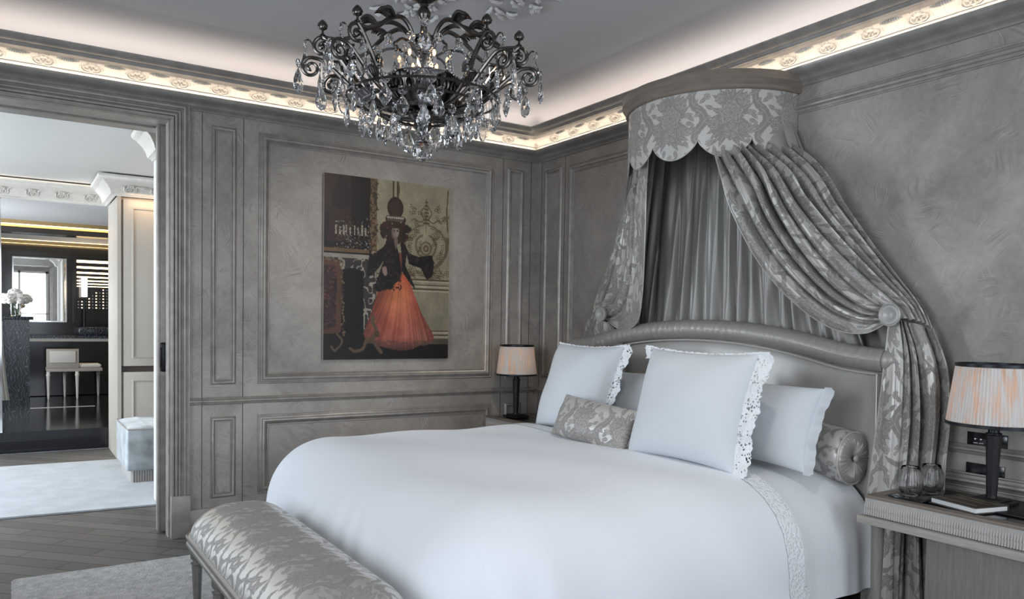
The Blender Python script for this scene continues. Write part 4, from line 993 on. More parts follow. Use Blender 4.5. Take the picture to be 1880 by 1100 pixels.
def drape_surface(guides, nu, nv, folds, amp_fn, phase=0., width=1.0, length=None, seed=0, nrm_dir=(-1, -.3, 0), size=.34, off=(0, 0), sharp=.75, face=None):
    """guides: 3-D polylines across the cloth, interpolated; folds pushed along the normal"""
    Gd = []
    for g in guides:
        c_ = catmull(g, 20); l = np.r_[0, np.cumsum(np.linalg.norm(np.diff(c_, axis=0), axis=1))]; s = np.linspace(0, l[-1], nv)
        Gd.append(np.stack([np.interp(s, l, c_[:, k_]) for k_ in range(3)], 1))
    Gd = np.array(Gd); S_ = np.linspace(0, 1, nu); gs_ = np.linspace(0, 1, len(Gd)); P = np.zeros((nu, nv, 3))
    # smooth interpolation across guides
    for k_ in range(3):
        for j in range(nv):
            cc_ = catmull([(gs_[i], Gd[i, j, k_], 0) for i in range(len(Gd))], 12)
            P[:, j, k_] = np.interp(S_, cc_[:, 0], cc_[:, 1])
    du = np.gradient(P, axis=0); dv = np.gradient(P, axis=1); N_ = np.cross(du, dv); N_ /= np.linalg.norm(N_, axis=2)[..., None]+1e-9
    ref = np.array(nrm_dir); N_ *= np.sign((N_@ref))[..., None]; 
    Nm = N_*.6+ref/np.linalg.norm(ref)*.4
    rg = np.random.RandomState(seed); w1, w2 = rg.rand(2)*6; T_ = np.linspace(0, 1, nv)
    for j in range(nv):
        t_ = T_[j]; ph = folds*2*PI*(S_+.035*np.sin(5*S_*2+w1+t_*1.8)+.018*np.sin(13*S_+w2-t_*3))+phase+.5*math.sin(t_*4+w1)
        f = 2.1*np.abs(np.cos(ph/2))**sharp-1.25; f2 = .22*np.sin(ph*1.37+1+t_*3)+.10*np.sin(ph*3.1+t_*9)
        P[:, j] += Nm[:, j]*((f+f2)*amp_fn(t_, S_))[:, None]
    if length is None: length = float(np.linalg.norm(np.diff(Gd[len(Gd)//2], axis=0), axis=1).sum())
    sg_ = np.linalg.norm(np.diff(P, axis=0), axis=2); cum = np.vstack([np.zeros((1, nv)), np.cumsum(sg_, axis=0)]); uu = cum/cum[-1:]*width
    vv = np.broadcast_to(T_[None, :]*length, uu.shape)
    at = damask(uu.ravel()+off[0], vv.ravel()+off[1], size)
    return P, at
WPX = XR-.02
def V3(l): return [tuple(at_x(*q)) for q in l]
def EL(deg, z, k=.95): return (XR-.001-CB*k*math.sin(math.radians(deg)), CC-CA*k*math.cos(math.radians(deg)), z)
# right-hand swag
g = [[EL(54, 2.52), EL(52, 2.40)]+V3([(1327, 330, 3.21), (1348, 395, 3.23), (1390, 478, 3.28), (1448, 548, 3.36), (1520, 600, 3.44), (1585, 612, 3.47), (1632, 590, 3.50)]),
     [EL(43, 2.52), EL(41, 2.40)]+V3([(1382, 325, 3.20), (1412, 390, 3.25), (1460, 462, 3.32), (1522, 528, 3.39), (1580, 566, 3.44), (1618, 576, 3.47), (1640, 585, 3.50)]),
     [EL(31, 2.52), EL(29, 2.40)]+V3([(1430, 322, 3.28), (1466, 382, 3.32), (1518, 448, 3.38), (1580, 508, 3.43), (1626, 546, 3.47), (1650, 566, 3.49), (1664, 585, 3.50)]),
     [EL(18, 2.52), EL(17, 2.42)]+V3([(1478, 330, 3.40), (1512, 382, 3.44), (1560, 440, 3.49), (1614, 500, 3.52), (1655, 542, 3.54), (1676, 566, 3.55), (1690, 592, 3.55)]),
     [EL(5, 2.52), EL(5, 2.44)]+V3([(1502, 305, 3.55), (1550, 380, 3.57), (1604, 450, 3.585), (1650, 506, 3.59), (1686, 550, 3.59), (1702, 578, 3.59), (1712, 604, 3.59)])]
amp = lambda t_, s: (.004+.012*min(1, t_*8)+.042*np.sin(PI*min(1, t_*.9+.04))**.9)*(1-.45*t_)*(.45+.55*np.clip(s/.15, 0, 1))
P, at = drape_surface(g, 460, 420, 8.5, amp, width=1.55, seed=2, nrm_dir=(-.8, -.6, .1), sharp=.75)
drR = thing('bed_curtain', 'grey damask curtain swept to the near side, hanging behind the near nightstand', 'curtain', (3.5, 2.05, 0), 'bed curtains')
obj('swag', grid(P), MT['damask'], drR, attr=('damask', at), angle=80)
obj('edge_piping', tube(P[0, ::3], .0035, 6), MT['piping'], drR)
# fall below the tie
g = [V3([(1632, 588, 3.50), (1624, 660, 3.46), (1612, 760, 3.43), (1597, 870, 3.42), (1585, 980, 3.42), (1580, 1130, 3.42)]),
     V3([(1648, 588, 3.50), (1652, 660, 3.47), (1650, 760, 3.44), (1642, 870, 3.43), (1636, 980, 3.43), (1634, 1130, 3.43)]),
     V3([(1666, 592, 3.52), (1686, 660, 3.52), (1690, 760, 3.52), (1680, 870, 3.52), (1678, 980, 3.52), (1678, 1130, 3.52)]),
     V3([(1712, 604, 3.59), (1738, 680, 3.60), (1742, 760, 3.60), (1733, 870, 3.60), (1736, 980, 3.60), (1740, 1130, 3.60)])]
def amp2(t_, s): return (.024+.016*np.sin(PI*t_))*np.clip((s-.36)/.2, .04, 1)
P, at = drape_surface(g, 330, 440, 6.2, amp2, width=.95, seed=5, nrm_dir=(-.8, -.6, 0), off=(.12, .2), sharp=.7)
P[..., 2] = np.maximum(P[..., 2], .012)
obj('fall', grid(P), MT['damask'], drR, attr=('damask', at), angle=80)
obj('fall_piping', tube(P[0, ::4], .003, 6), MT['piping'], drR)
# left-hand curtain
g = [[EL(100, 2.50, .93), EL(100, 2.36, .93)]+V3([(1187, 350, 3.26), (1184, 450, 3.30), (1180, 540, 3.36), (1170, 592, 3.42), (1142, 606, 3.46), (1116, 590, 3.49)]),
     [EL(113, 2.50, .93), EL(113, 2.36, .93)]+V3([(1167, 370, 3.34), (1162, 460, 3.38), (1154, 530, 3.42), (1140, 570, 3.45), (1124, 582, 3.48), (1110, 584, 3.50)]),
     [EL(128, 2.50, .93), EL(128, 2.36, .93)]+V3([(1154, 380, 3.43), (1142, 450, 3.46), (1130, 510, 3.49), (1118, 545, 3.51), (1108, 566, 3.52), (1100, 578, 3.52)]),
     [EL(158, 2.50, .93), EL(158, 2.38, .93)]+V3([(1148, 380, 3.58), (1130, 440, 3.59), (1114, 490, 3.60), (1104, 525, 3.60), (1096, 552, 3.60), (1090, 574, 3.60)])]
amp = lambda t_, s: (.012+.022*t_)*np.clip((s-.22)/.2, .08, 1)
P, at = drape_surface(g, 240, 330, 6.5, amp, width=1.1, seed=3, nrm_dir=(-.9, -.3, 0), off=(.05, .1))
drL = thing('bed_curtain', 'grey damask curtain gathered back at the far side of the headboard', 'curtain', (3.5, 4.55, 0), 'bed curtains')
obj('swag', grid(P), MT['damask'], drL, attr=('damask', at), angle=80)
obj('edge_piping', tube(P[0, ::3], .003, 6), MT['piping'], drL)
g = [V3([(1122, 592, 3.50), (1142, 625, 3.46), (1152, 680, 3.44), (1150, 760, 3.44), (1150, 900, 3.44)]),
     V3([(1110, 590, 3.50), (1112, 625, 3.50), (1112, 680, 3.50), (1112, 760, 3.50), (1112, 900, 3.50)]),
     V3([(1096, 580, 3.54), (1082, 615, 3.56), (1074, 680, 3.58), (1072, 760, 3.58), (1072, 900, 3.58)]),
     V3([(1090, 574, 3.60), (1070, 605, 3.61), (1062, 680, 3.61), (1060, 760, 3.61), (1060, 900, 3.61)])]
P, at = drape_surface(g, 200, 180, 5.5, lambda t_, s: .018*np.ones_like(s)*(.5+t_*.5), width=1.0, seed=9, nrm_dir=(-.9, -.3, 0))
P[..., 2] = np.maximum(P[..., 2], .012)
obj('fall', grid(P), MT['damask'], drL, attr=('damask', at), angle=80)
# gathered knot beneath the far holdback
kn = []
rg = random.Random(4); pc_ = at_x(1120, 590, 3.47)
# plain satin lining fanning out behind the headboard
nu, nv = 420, 160
P = np.zeros((nu, nv, 3)); T_ = np.linspace(0, 1, nv)
for i in range(nu):
    s = i/(nu-1)
    if s < .2: _e = EL(145+35*s/.2, 0, .88)
    elif s > .8: _e = EL(35*(1-s)/.2, 0, .88)
    else: _e = (WPX-.012, CC+.488*(1-2*(s-.2)/.6), 0)
    xt, yt = min(_e[0], WPX-.012), _e[1]
    yb = 4.44-2.18*s; xb = WPX-.015
    e = T_**.85
    ph = 2*PI*(17*(s+.02*math.sin(s*9)+.008*math.sin(s*31)))
    am = (.011+.018*T_)
    f = np.sin(ph+.9*np.sin(T_*3+s*6))+.35*np.sin(ph*2.1+T_*4+1)+.12*np.sin(ph*3.7-T_*6)
    P[i, :, 0] = xt+(xb-xt)*np.minimum(1, T_*1.6)-.02-am*f; P[i, :, 1] = yt+(yb-yt)*e+am*.5*np.cos(ph); P[i, :, 2] = 2.66+(1.22-2.66)*T_
lin = tag(obj('lining_curtain', grid(P), MT['lining'], angle=80), 'plain grey satin curtain hanging in soft folds inside the canopy, behind the headboard', 'curtain')
# round wooden holdbacks
def holdback(label, px, py, X, r):
    c = at_x(px, py, X); t = thing('holdback', label, 'holdback', (XR-.01, c[1], c[2]), 'curtain holdbacks')
    R90 = Matrix.Rotation(-PI/2, 4, 'Y')
    disc = lathe([(.0001, .0), (r*.45, .001), (r*.52, .004), (r*.80, .004), (r*.9, .010), (r, .008), (r, -.004), (r*.85, -.014), (.012, -.016), (.0001, -.016)], (0, 0, 0), 40)
    obj('disc', [(Matrix.Translation((c[0], c[1], c[2])) @ R90 @ Vector(p))[:] for p in disc[0]] and ([tuple(Matrix.Translation(tuple(c)) @ R90 @ Vector(p)) for p in disc[0]], disc[1]), MT['disc'], t)
    obj('arm', tube([(c[0]+.014, c[1], c[2]), (XR, c[1], c[2])], .010, 12), MT['disc'], t)
    return t
holdback('round grey holdback disc pinning the near bed curtain', 1634, 578, 3.44, .054)
holdback('round grey holdback disc pinning the far bed curtain', 1103, 577, 3.42, .052)
# ================================================================ RUG UNDER THE BENCH
def rug(name, label, poly, m, th=.016, ps=(.0, 0)):
    bm = bmesh.new(); vs = [bm.verts.new((x_, y_, 0)) for x_, y_ in poly]; f = bm.faces.new(vs)
    r = bmesh.ops.extrude_face_region(bm, geom=[f]); bmesh.ops.translate(bm, verts=[v for v in r['geom'] if isinstance(v, bmesh.types.BMVert)], vec=(0, 0, th))
    bmesh.ops.bevel(bm, geom=[e for e in bm.edges if all(v.co.z > th*.5 for v in e.verts)], offset=.006, segments=2, affect='EDGES')
    bm.verts.index_update(); g = ([tuple(v.co) for v in bm.verts], [tuple(v.index for v in q.verts) for q in bm.faces]); bm.free()
    return tag(obj(name, moved(g, (0, 0, .002)), m), label, 'rug')
rug('area_rug', 'shaggy pale grey rug under the bench and the bed', rrect(-.012, 3.0, 1.0, 4.81, .03), MT['rug'])
# ================================================================ CHANDELIER
HX, HY = 1.59, 3.25
ch = thing('chandelier', 'dark bronze chandelier with scrolling arms and many clear crystal drops', 'chandelier', (HX, HY, CZ))
BR = MT['bronze']
def pol(r, a, z): return (HX+r*math.cos(a), HY+r*math.sin(a), z)
rib = lambda t, z: .05*math.cos(14*t)
obj('ceiling_cup', lathe([(.018, 2.862), (.035, 2.868), (.062, 2.885), (.080, 2.91), (.088, 2.935), (.080, 2.95), (.05, 2.96), (.03, 2.975), (.02, 2.98), (.02, CZ-.03), (.06, CZ-.025), (.065, CZ-.001)], (HX, HY, 0), 56, flut=lambda t, z: rib(t, z) if 2.87 < z < 2.94 else 0), BR, ch, angle=60)
obj('stem', lathe([(.010, 2.40), (.014, 2.44), (.010, 2.50), (.012, 2.58), (.030, 2.62), (.045, 2.64), (.050, 2.66), (.046, 2.685), (.060, 2.69), (.060, 2.705), (.03, 2.715), (.018, 2.73), (.014, 2.76), (.020, 2.785), (.030, 2.80), (.032, 2.82), (.022, 2.838), (.016, 2.845), (.022, 2.853), (.014, 2.862), (.010, 2.87)], (HX, HY, 0), 32), BR, ch)
bwl = obj('bowl', lathe([(.05, 2.375), (.085, 2.382), (.115, 2.40), (.140, 2.43), (.150, 2.465), (.158, 2.50), (.166, 2.515), (.160, 2.522), (.145, 2.508), (.135, 2.46), (.10, 2.41), (.05, 2.395)], (HX, HY, 0), 64, flut=lambda t, z: .04*math.sin(18*t)*(1 if 2.4 < z < 2.51 else .3)), BR, ch)
gs = []
for k_ in range(9):
    a = 2*PI*k_/9+.2
    for s in (-1, 1):
        sp = [pol(.158+.006*math.sin(q), a+s*(.05+.13*(1-q/7)*math.cos(q*1.1)+.10), 2.455+.036*(1-q/7)*math.sin(q*1.1)) for q in np.linspace(0, 6, 16)]
        gs.append(tube(sp, .0065, 6))
obj('bowl_scrollwork', join(*gs), BR, ch)
obj('lower_ring', join(*[tube([pol(r_, 2*PI*j/48, z_) for j in range(49)], .0055, 6, False) for r_, z_ in ((.345, 2.425), (.275, 2.395), (.195, 2.355), (.115, 2.335), (.165, 2.515))]), BR, ch)
obj('bottom_hub', lathe([(.004, 2.235), (.012, 2.245), (.014, 2.27), (.030, 2.285), (.045, 2.30), (.04, 2.32), (.06, 2.34), (.07, 2.36), (.05, 2.38), (.02, 2.40)], (HX, HY, 0), 32), BR, ch)
cam_ang = math.atan2(-HY, -HX)         # the side of the chandelier facing the doorway end of the room
def finial(r, a, z):
    x_, y_, _ = pol(r, a, z)
    return lathe([(.010, 0), (.014, .004), (.006, .010), (.005, .022), (.008, .026), (.019, .032), (.022, .042), (.019, .054), (.012, .064), (.005, .071), (.0005, .073)], (x_, y_, z), 20, flut=lambda t, z_: .12*math.sin(8*t+z_*300) if z_ > .028 else 0)
def spiral(r0, a, z0, R, turns, start, sgn=1, n=34):
    """scroll in the radial plane starting at (r0, z0)"""
    cr_, cz_ = r0-R*math.cos(start), z0-R*math.sin(start); out = []
    for i in range(n):
        t_ = i/(n-1); ang = start+sgn*turns*2*PI*t_; rr = R*(1-.84*t_); out.append(pol(cr_+rr*math.cos(ang), a, cz_+rr*math.sin(ang)))
    return out
def acanthus(r, a, z, tilt, L=.07):
    g = []
    for k_ in (-2, -1, 0, 1, 2):
        da = k_*.011/max(r, .05)
        P = [pol(r+L*q*math.cos(tilt), a+da*(1+q*1.3*(1-q)), z+L*q*math.sin(tilt)+.030*math.sin(q*2.6)-.003*abs(k_)) for q in np.linspace(0, 1, 9)]
        g.append(tube(P, [.004, .0075, .008, .007, .003], 6))
    return join(*g)
rg = random.Random(11)
UP = [(-92, .455), (-58, .335), (58, .325), (90, .44), (126, .46), (-127, .46), (180, .46)]
LOWA = [(-88, .50), (-118, .50), (-52, .44), (86, .485), (113, .49), (52, .43), (150, .50), (-150, .50), (180, .50)]
for dg, RR in UP:
    a = cam_ang+math.radians(dg); q_ = lambda f: .045+(RR-.045)*f
    up = [pol(q_(f), a, z) for f, z in ((0, 2.650), (.04, 2.70), (.12, 2.745), (.24, 2.770), (.38, 2.762), (.52, 2.735), (.66, 2.700), (.80, 2.682), (.92, 2.684), (1, 2.690))]
    arm = obj('upper_arm', join(tube(up, [.009, .0105, .0095, .009], 8, k=5), tube(spiral(RR, a, 2.690, .045, 1.4, PI/2, -1), [.009, .0085, .007, .009], 8), sphere(pol(RR, a, 2.645), .012, 10, 8)), BR, ch)
    obj('leaf', acanthus(q_(.40), a, 2.758, .0, .075), BR, arm); obj('finial', finial(RR, a, 2.694), BR, arm)
    obj('hook', tube([pol(RR+.045, a, 2.655), pol(RR+.058, a, 2.672), pol(RR+.072, a, 2.672), pol(RR+.078, a, 2.658)], .004, 6, k=4), BR, arm)
    dn = [pol(RR*f, a, z) for f, z in ((1, 2.692), (.93, 2.662), (.82, 2.595), (.70, 2.52), (.57, 2.45), (.42, 2.405), (.26, 2.385), (.12, 2.38))]
    obj('support_arm', join(tube(dn, [.009, .0115, .0115, .0105, .0095], 8, k=5), acanthus(RR*.76, a, 2.555, -2.2, .055)), BR, ch)
for dg, RR in LOWA:
    a = cam_ang+math.radians(dg)
    lo = [pol(RR*f, a, z) for f, z in ((.12, 2.375), (.30, 2.385), (.48, 2.415), (.64, 2.465), (.79, 2.53), (.91, 2.575), (1, 2.585))]
    arm = obj('lower_arm', join(tube(lo, [.008, .009, .0085], 8, k=5), tube(spiral(RR, a, 2.585, .046, 1.5, PI/2, -1), [.0085, .008, .0065, .009], 8)), BR, ch)
    obj('leaf', acanthus(RR*.6, a, 2.45, .9, .055), BR, arm)
tips = sorted(UP)
for (d1, r1_), (d2, r2_) in zip(tips, tips[1:]):
    if abs(d2-d1) > 80: continue
    m_ = math.radians((d1+d2)/2)
    obj('link_bar', tube([pol(r1_, cam_ang+math.radians(d1), 2.675), pol((r1_*.7+r2_*.3)*.99, cam_ang+math.radians(d1*.75+d2*.25), 2.648), pol((r1_+r2_)/2*1.02, cam_ang+m_, 2.628), pol((r1_*.3+r2_*.7)*.99, cam_ang+math.radians(d1*.25+d2*.75), 2.600), pol(r2_*1.05, cam_ang+math.radians(d2), 2.592)], .0065, 6, k=6), BR, ch)
for k_ in range(6):
    c_ = cam_ang+k_*PI/3+.45
    obj('inner_branch', join(tube([pol(.05, c_, 2.62), pol(.11, c_, 2.65), pol(.17, c_, 2.648), pol(.21, c_, 2.62)], .006, 6, k=6), tube(spiral(.21, c_, 2.62, .022, 1.2, PI/2, -1), .005, 6)), BR, ch)
    bl = obj('candle_bulb', join(lathe([(.010, 2.555), (.012, 2.58), (.009, 2.59)], pol(.11, c_, 0), 10)), MT['white_paint'], ch)
    obj('bulb', sphere(pol(.11, c_, 2.608), .008, 10, 8, 1, 1, 1.9), MT['bulb'], bl)
# crystals: prototypes then copies
def facet_drop(h, w, d, kind):
    V, Fc = [], []
    if kind == 'pear': prof = [(0, .03), (-.08, .28), (-.26, .66), (-.48, .93), (-.68, 1), (-.87, .72), (-1, .06)]
    else: prof = [(0, .02), (-.16, .45), (-.42, .96), (-.60, .92), (-.80, .50), (-1, .04)]
    n = 10
    for k_, (z, r_) in enumerate(prof):
        for j in range(n):
            a = 2*PI*(j+(.5 if k_ % 2 else 0))/n; V.append((w*r_*math.cos(a), d*r_*math.sin(a), z*h))
    m = len(prof)
    for k_ in range(m-1):
        for j in range(n):
            q = (j+1) % n
            if k_ % 2: Fc += [(k_*n+j, k_*n+q, (k_+1)*n+q), (k_*n+j, (k_+1)*n+q, (k_+1)*n+j)]
            else: Fc += [(k_*n+j, k_*n+q, (k_+1)*n+j), (k_*n+q, (k_+1)*n+q, (k_+1)*n+j)]
    Fc += [tuple(range(n)), tuple((m-1)*n+j for j in range(n))]
    return V, Fc
def bead_plate(h, w, d):       # thin pendant plate with a rim of small cut beads
    pts = [(w*math.sin(t)*(1 if True else 0)*(1-.25*math.cos(t)), -h/2+h/2*math.cos(t)) for t in np.linspace(0, 2*PI, 27)[:-1]]
    g = [([(x_*.86, -d*.28, z_) for x_, z_ in pts]+[(x_*.86, d*.28, z_) for x_, z_ in pts], [tuple(range(26)), tuple(range(26, 52))[::-1]]+[(i, (i+1) % 26, 26+(i+1) % 26, 26+i) for i in range(26)])]
    for i, (x_, z_) in enumerate(pts): g.append(sphere((x_, 0, z_), .0042 if i % 2 else .0052, 6, 4))
    return join(*g)
def rosette(r):
    g = [sphere((0, 0, 0), r*.28, 8, 6)]
    for k_ in range(10):
        a = 2*PI*k_/10; g.append(tube([(r*.3*math.cos(a), 0, r*.3*math.sin(a)), (r*.95*math.cos(a), 0, r*.95*math.sin(a))], [r*.10, r*.24], 5))
    g.append(tube([(r*math.cos(2*PI*j/20), 0, r*math.sin(2*PI*j/20)) for j in range(21)], r*.13, 5, False))
    return join(*g)
# children of the chandelier: vertices local to each drop's own origin
def local_obj(name, g, m):
    me = bpy.data.meshes.new(name); me.from_pydata(g[0], [], g[1]); me.materials.append(m)
    bm = bmesh.new(); bm.from_mesh(me); bmesh.ops.recalc_face_normals(bm, faces=bm.faces[:]); bm.to_mesh(me); bm.free(); return me
MESH = {'big': local_obj('crystal_drop', facet_drop(.112, .034, .015, 'pear'), MT['crystal']),
        'mid': local_obj('crystal_drop', facet_drop(.090, .027, .013, 'pear'), MT['crystal']),
        'kite': local_obj('crystal_drop', facet_drop(.100, .031, .013, 'kite'), MT['crystal']),
        'ring': local_obj('crystal_drop', bead_plate(.130, .042, .011), MT['crystal']),
        'spear': local_obj('crystal_drop', facet_drop(.115, .017, .011, 'kite'), MT['crystal'])}
ROS = local_obj('rosette', rosette(.018), MT['crystal'])
first = {}
def hang(kind, r, a, z, rosettes=True, tw=None):
    o = bpy.data.objects.new('crystal_drop', MESH[kind]) if kind not in first else first[kind].copy()
    first.setdefault(kind, o); COL.objects.link(o); o.parent = ch
    p = pol(r, a, z); o.location = (p[0]-HX, p[1]-HY, p[2]-CZ)
    rot = a+PI/2+(rg.uniform(-.5, .5) if tw is None else tw); o.rotation_euler = (0, 0, rot)
    if rosettes:
        q = bpy.data.objects.new('rosette', ROS); COL.objects.link(q); q.parent = o; q.location = (0, 0, .020)
rg = random.Random(11); A0 = cam_ang
for dg, RR in UP:
    a = cam_ang+math.radians(dg)
    hang('big', RR+.078, a, 2.632); hang('ring', RR-.01, a+.06, 2.59); hang('mid', RR*.72, a+.05, 2.53)
for dg, RR in LOWA:
    a = cam_ang+math.radians(dg)
    hang('big', RR+.055, a, 2.535); hang('spear' if RR > .49 else 'kite', RR-.04, a+.05, 2.515); hang('ring', RR*.72, a, 2.475)
for dg in (-35, -12, 14, 36): hang('ring', .26, cam_ang+math.radians(dg), 2.60)
for dg in (-160, -100, -60, 60, 100, 150): hang('kite', .24, cam_ang+math.radians(dg), 2.58)
for k_ in range(7): hang('kite' if k_ % 2 else 'mid', .13, A0+k_*PI/3.5+.2, 2.60)
for k_ in range(11): hang(('mid', 'kite', 'big')[k_ % 3], .345, A0+k_*PI/5.5+.1, 2.40)
for k_ in range(11): hang(('mid', 'kite', 'ring')[k_ % 3], .275, A0+k_*PI/5.5+.25, 2.37)
for k_ in range(9): hang(('kite', 'big')[k_ % 2], .200, A0+k_*PI/4.5, 2.33)
for k_ in range(6): hang(('mid', 'kite')[k_ % 2], .125, A0+k_*PI/3, 2.31)
for kind, r_, z_ in (('big', .25, 2.665), ('ring', .24, 2.565), ('big', .235, 2.455), ('mid', .23, 2.345)): hang(kind, r_, cam_ang+.02, z_, tw=0)
def cutball(c, r):
    V, Fc = lathe([(1e-5 if k_ in (0, 8) else r*math.sin(PI*k_/8), -r*math.cos(PI*k_/8)) for k_ in range(9)], c, 14); return V, Fc
obj('crystal_ball', cutball((HX, HY, 2.195), .049), MT['crystal'], ch, smooth=False)
l = bpy.data.lights.new('bulb_light', 'POINT'); l.energy = 2.0; l.color = (1, .58, .25); l.shadow_soft_size = .03
o = bpy.data.objects.new('bulb_light', l); COL.objects.link(o); o.location = (HX, HY, 2.60)
for nm in list(bpy.data.objects): pass

# ================================================================ DRESSING ROOM BEYOND THE DOORWAY
DY0, DY1 = YB+WT, 9.40; DC = 2.80
struct('wall_dressing_left', join(box(-3.4, -3.2, DY0, 6.4, 0, DC+.1), box(-3.4, -3.2, 8.2, DY1, 0, DC+.1), box(-3.4, -3.2, 6.4, 8.2, 0, .4), box(-3.4, -3.2, 6.4, 8.2, 2.5, DC+.1)), MT['white_paint'])
struct('wall_dressing_near', box(-3.4, XL-.2, YB, DY0, 0, DC+.1), MT['white_paint'])
struct('floor_dressing', box(-3.4, XL-.901, YB, 9.38, -.1, 0), MT['floor'])
struct('wall_dressing_right', box(2.3, 2.5, DY0, DY1, 0, DC+.1), MT['white_paint'])
struct('wall_dressing_back', join(box(-3.4, -.12, DY1, DY1+.15, 0, DC+.1), box(-.12, .93, DY1, DY1+.15, 2.665, DC+.1), box(.93, 2.5, DY1, DY1+.15, 0, DC+.1)), MT['white_paint'])
struct('ceiling_dressing', box(-3.4, 2.5, DY0, DY1+.15, DC, DC+.1), MT['white_paint'])
w = sthing('window_4')
obj('window_frame', join(*[box(-3.33, -3.27, p, q, a_, b_) for p, q, a_, b_ in ((6.4, 6.47, .4, 2.5), (8.13, 8.2, .4, 2.5), (6.4, 8.2, .4, .47), (6.4, 8.2, 2.43, 2.5), (7.27, 7.33, .4, 2.5))]), MT['white_paint'], w, False)
CP = [(0, 2.60), (.012, 2.60), (.02, 2.61), (.045, 2.62), (.05, 2.632), (.06, 2.66), (.085, 2.70), (.12, 2.73), (.13, 2.742), (.155, 2.752), (.165, 2.77), (.165, 2.785), (0, 2.785)]
def path_prof(path, prof):      # path: list of (x, y) ; offset to the right-hand side (towards the viewer)
    V = []; m = len(prof); n = len(path)
    for i in range(n):
        p = np.array(path[i], float)
        dirs = []
        if i > 0: d = p-np.array(path[i-1]); dirs.append(d/np.linalg.norm(d))
        if i < n-1: d = np.array(path[i+1])-p; dirs.append(d/np.linalg.norm(d))
        ns = [np.array([d[1], -d[0]]) for d in dirs]; nn_ = ns[0] if len(ns) == 1 else (ns[0]+ns[1])/(1+ns[0]@ns[1])
        for q, z in prof: V.append((p[0]+nn_[0]*q, p[1]+nn_[1]*q, z))
    return V, [(k_*m+i, k_*m+(i+1) % m, (k_+1)*m+(i+1) % m, (k_+1)*m+i) for k_ in range(n-1) for i in range(m)]+[tuple(range(m)), tuple((n-1)*m+i for i in range(m))]
low = [(p, z+.06) for p, z in CP if z+.06 < 2.80]; low = [(p, min(z, 2.79)) for p, z in CP]
struct('trim_12', path_prof([(-1.5, DY1), (.86, DY1), (.86, 8.52), (2.29, 8.52)], low), MT['cream'])
orn = []
small = [(u*.95, v*1.12, w_*.9) for u, v, w_ in cg[0]]
for i in range(7):
    x_ = .70-.26*i; orn.append(([(x_+u, DY1+v*.85+.01, 2.625+w_*1.1) for u, v, w_ in small], cg[1]))
for i in range(3):
    x_ = .98+.24*i; orn.append(([(x_+u, 8.52+v*.85+.01, 2.625+w_*1.1) for u, v, w_ in small], cg[1]))
    orn.append(([(x_+.12+u, 8.52+v*.85+.01, 2.625+w_*1.1) for u, v, w_ in sg[0]], sg[1]))
struct('trim_13', join(*orn), MT['cream'])
# pier with its own cornice, almost hidden by the sliding door
struct('wall_pier', box(.915, 1.25, 6.15, 6.5, 0, DC-.001), MT['white_paint'])
small2 = [([(.86-.10+v*0+(u*0)-p_*0, 6.3, 0) for u, v, w_ in []], []) for p_ in ()]
struct('trim_14', join(path_prof([(.915, 6.5), (.915, 6.15), (1.25, 6.15)], [(p*.95, z) for p, z in low]),
      *[tube([(.915-.03-.02*math.sin(q*3), 6.19+i*.045, 2.63+.13*q) for q in np.linspace(0, 1, 8)], [.012, .010, .012, .016], 8) for i in range(7)],
      *[tube([(.93+i*.045, 6.15-.03-.03*q, 2.63+.13*q) for q in np.linspace(0, 1, 8)], [.010, .008, .012, .016], 8) for i in range(6)]), MT['cream'])
cabt = thing('wardrobe', 'tall taupe lacquered wardrobe in the dressing room, behind the tufted ottoman', 'wardrobe', (1.4, 8.9, 0))
obj('wardrobe_body', join(box(.872, 2.28, 8.56, 9.38, 0, 2.60), box(.872, .905, 8.52, 8.56, 0, 2.6)), MT['cab'], cabt, False)
def cdoor(x0, x1, z0, z1, nm):
    d = obj(nm, join(bbox(x0, x1, 8.525, 8.56, z0, z1, .003)), MT['cab'], cabt)
    wll = ('y', 8.525); w_ = .075
    obj('door_moulding', join(frame_loop(wll, x0+w_+.02, x1-w_-.02, z0+w_+.02, z1-w_-.02, [(0, 0), (.002, .008), (.010, .010), (.014, .004), (.020, .003), (.022, 0)])), MT['cab'], d)
cdoor(.925, 1.50, .93, 2.58, 'upper_door'); cdoor(.925, 1.50, .06, .87, 'lower_door'); cdoor(1.51, 2.2, .93, 2.58, 'upper_door'); cdoor(1.51, 2.2, .06, .87, 'lower_door')
obj('recessed_gap', box(.91, 2.2, 8.545, 8.562, .87, .93), MT['cab_dark'], cabt, False)
cove(.95, 8.40, 2.2, 8.40, 2.60, 1.6, (1, .70, .42), .03, (0, .6, -1))
cove(-1.2, 9.22, .7, 9.22, 2.797, .5, (1, .80, .6), .02, (0, -.5, -1))
# ottoman
ott = thing('ottoman', 'button-tufted pale velvet ottoman on a fluted plinth in the dressing room', 'ottoman', (1.25, 7.55, 0))
OX0, OX1, OY0, OY1 = .80, 1.70, 7.17, 7.95
sidep = bbox(OX0, OX1, OY0, OY1, .115, .475, .022, 4)
obj('upholstered_block', sidep, MT['velvet'], ott)
n = 60; P = np.zeros((n, n, 3))
for i in range(n):
    for j in range(n):
        u, v = i/(n-1), j/(n-1); e = min(1, 14*min(u, 1-u), 14*min(v, 1-v)); t_ = (abs(math.cos(u*PI*3))*abs(math.cos(v*PI*3)))**.4
        P[i, j] = (OX0+.008+(OX1-OX0-.016)*u, OY0+.008+(OY1-OY0-.016)*v, .468+.032*e**.5*(.35+.65*(1-t_*.8)))
obj('tufted_top', grid(P), MT['velvet'], ott, angle=80)
obj('edge_piping', ring_prof([(0, .462), (.005, .466), (.005, .472), (0, .476)], OX0+.002, OX1-.002, OY0+.002, OY1-.002, .02), MT['piping'], ott)
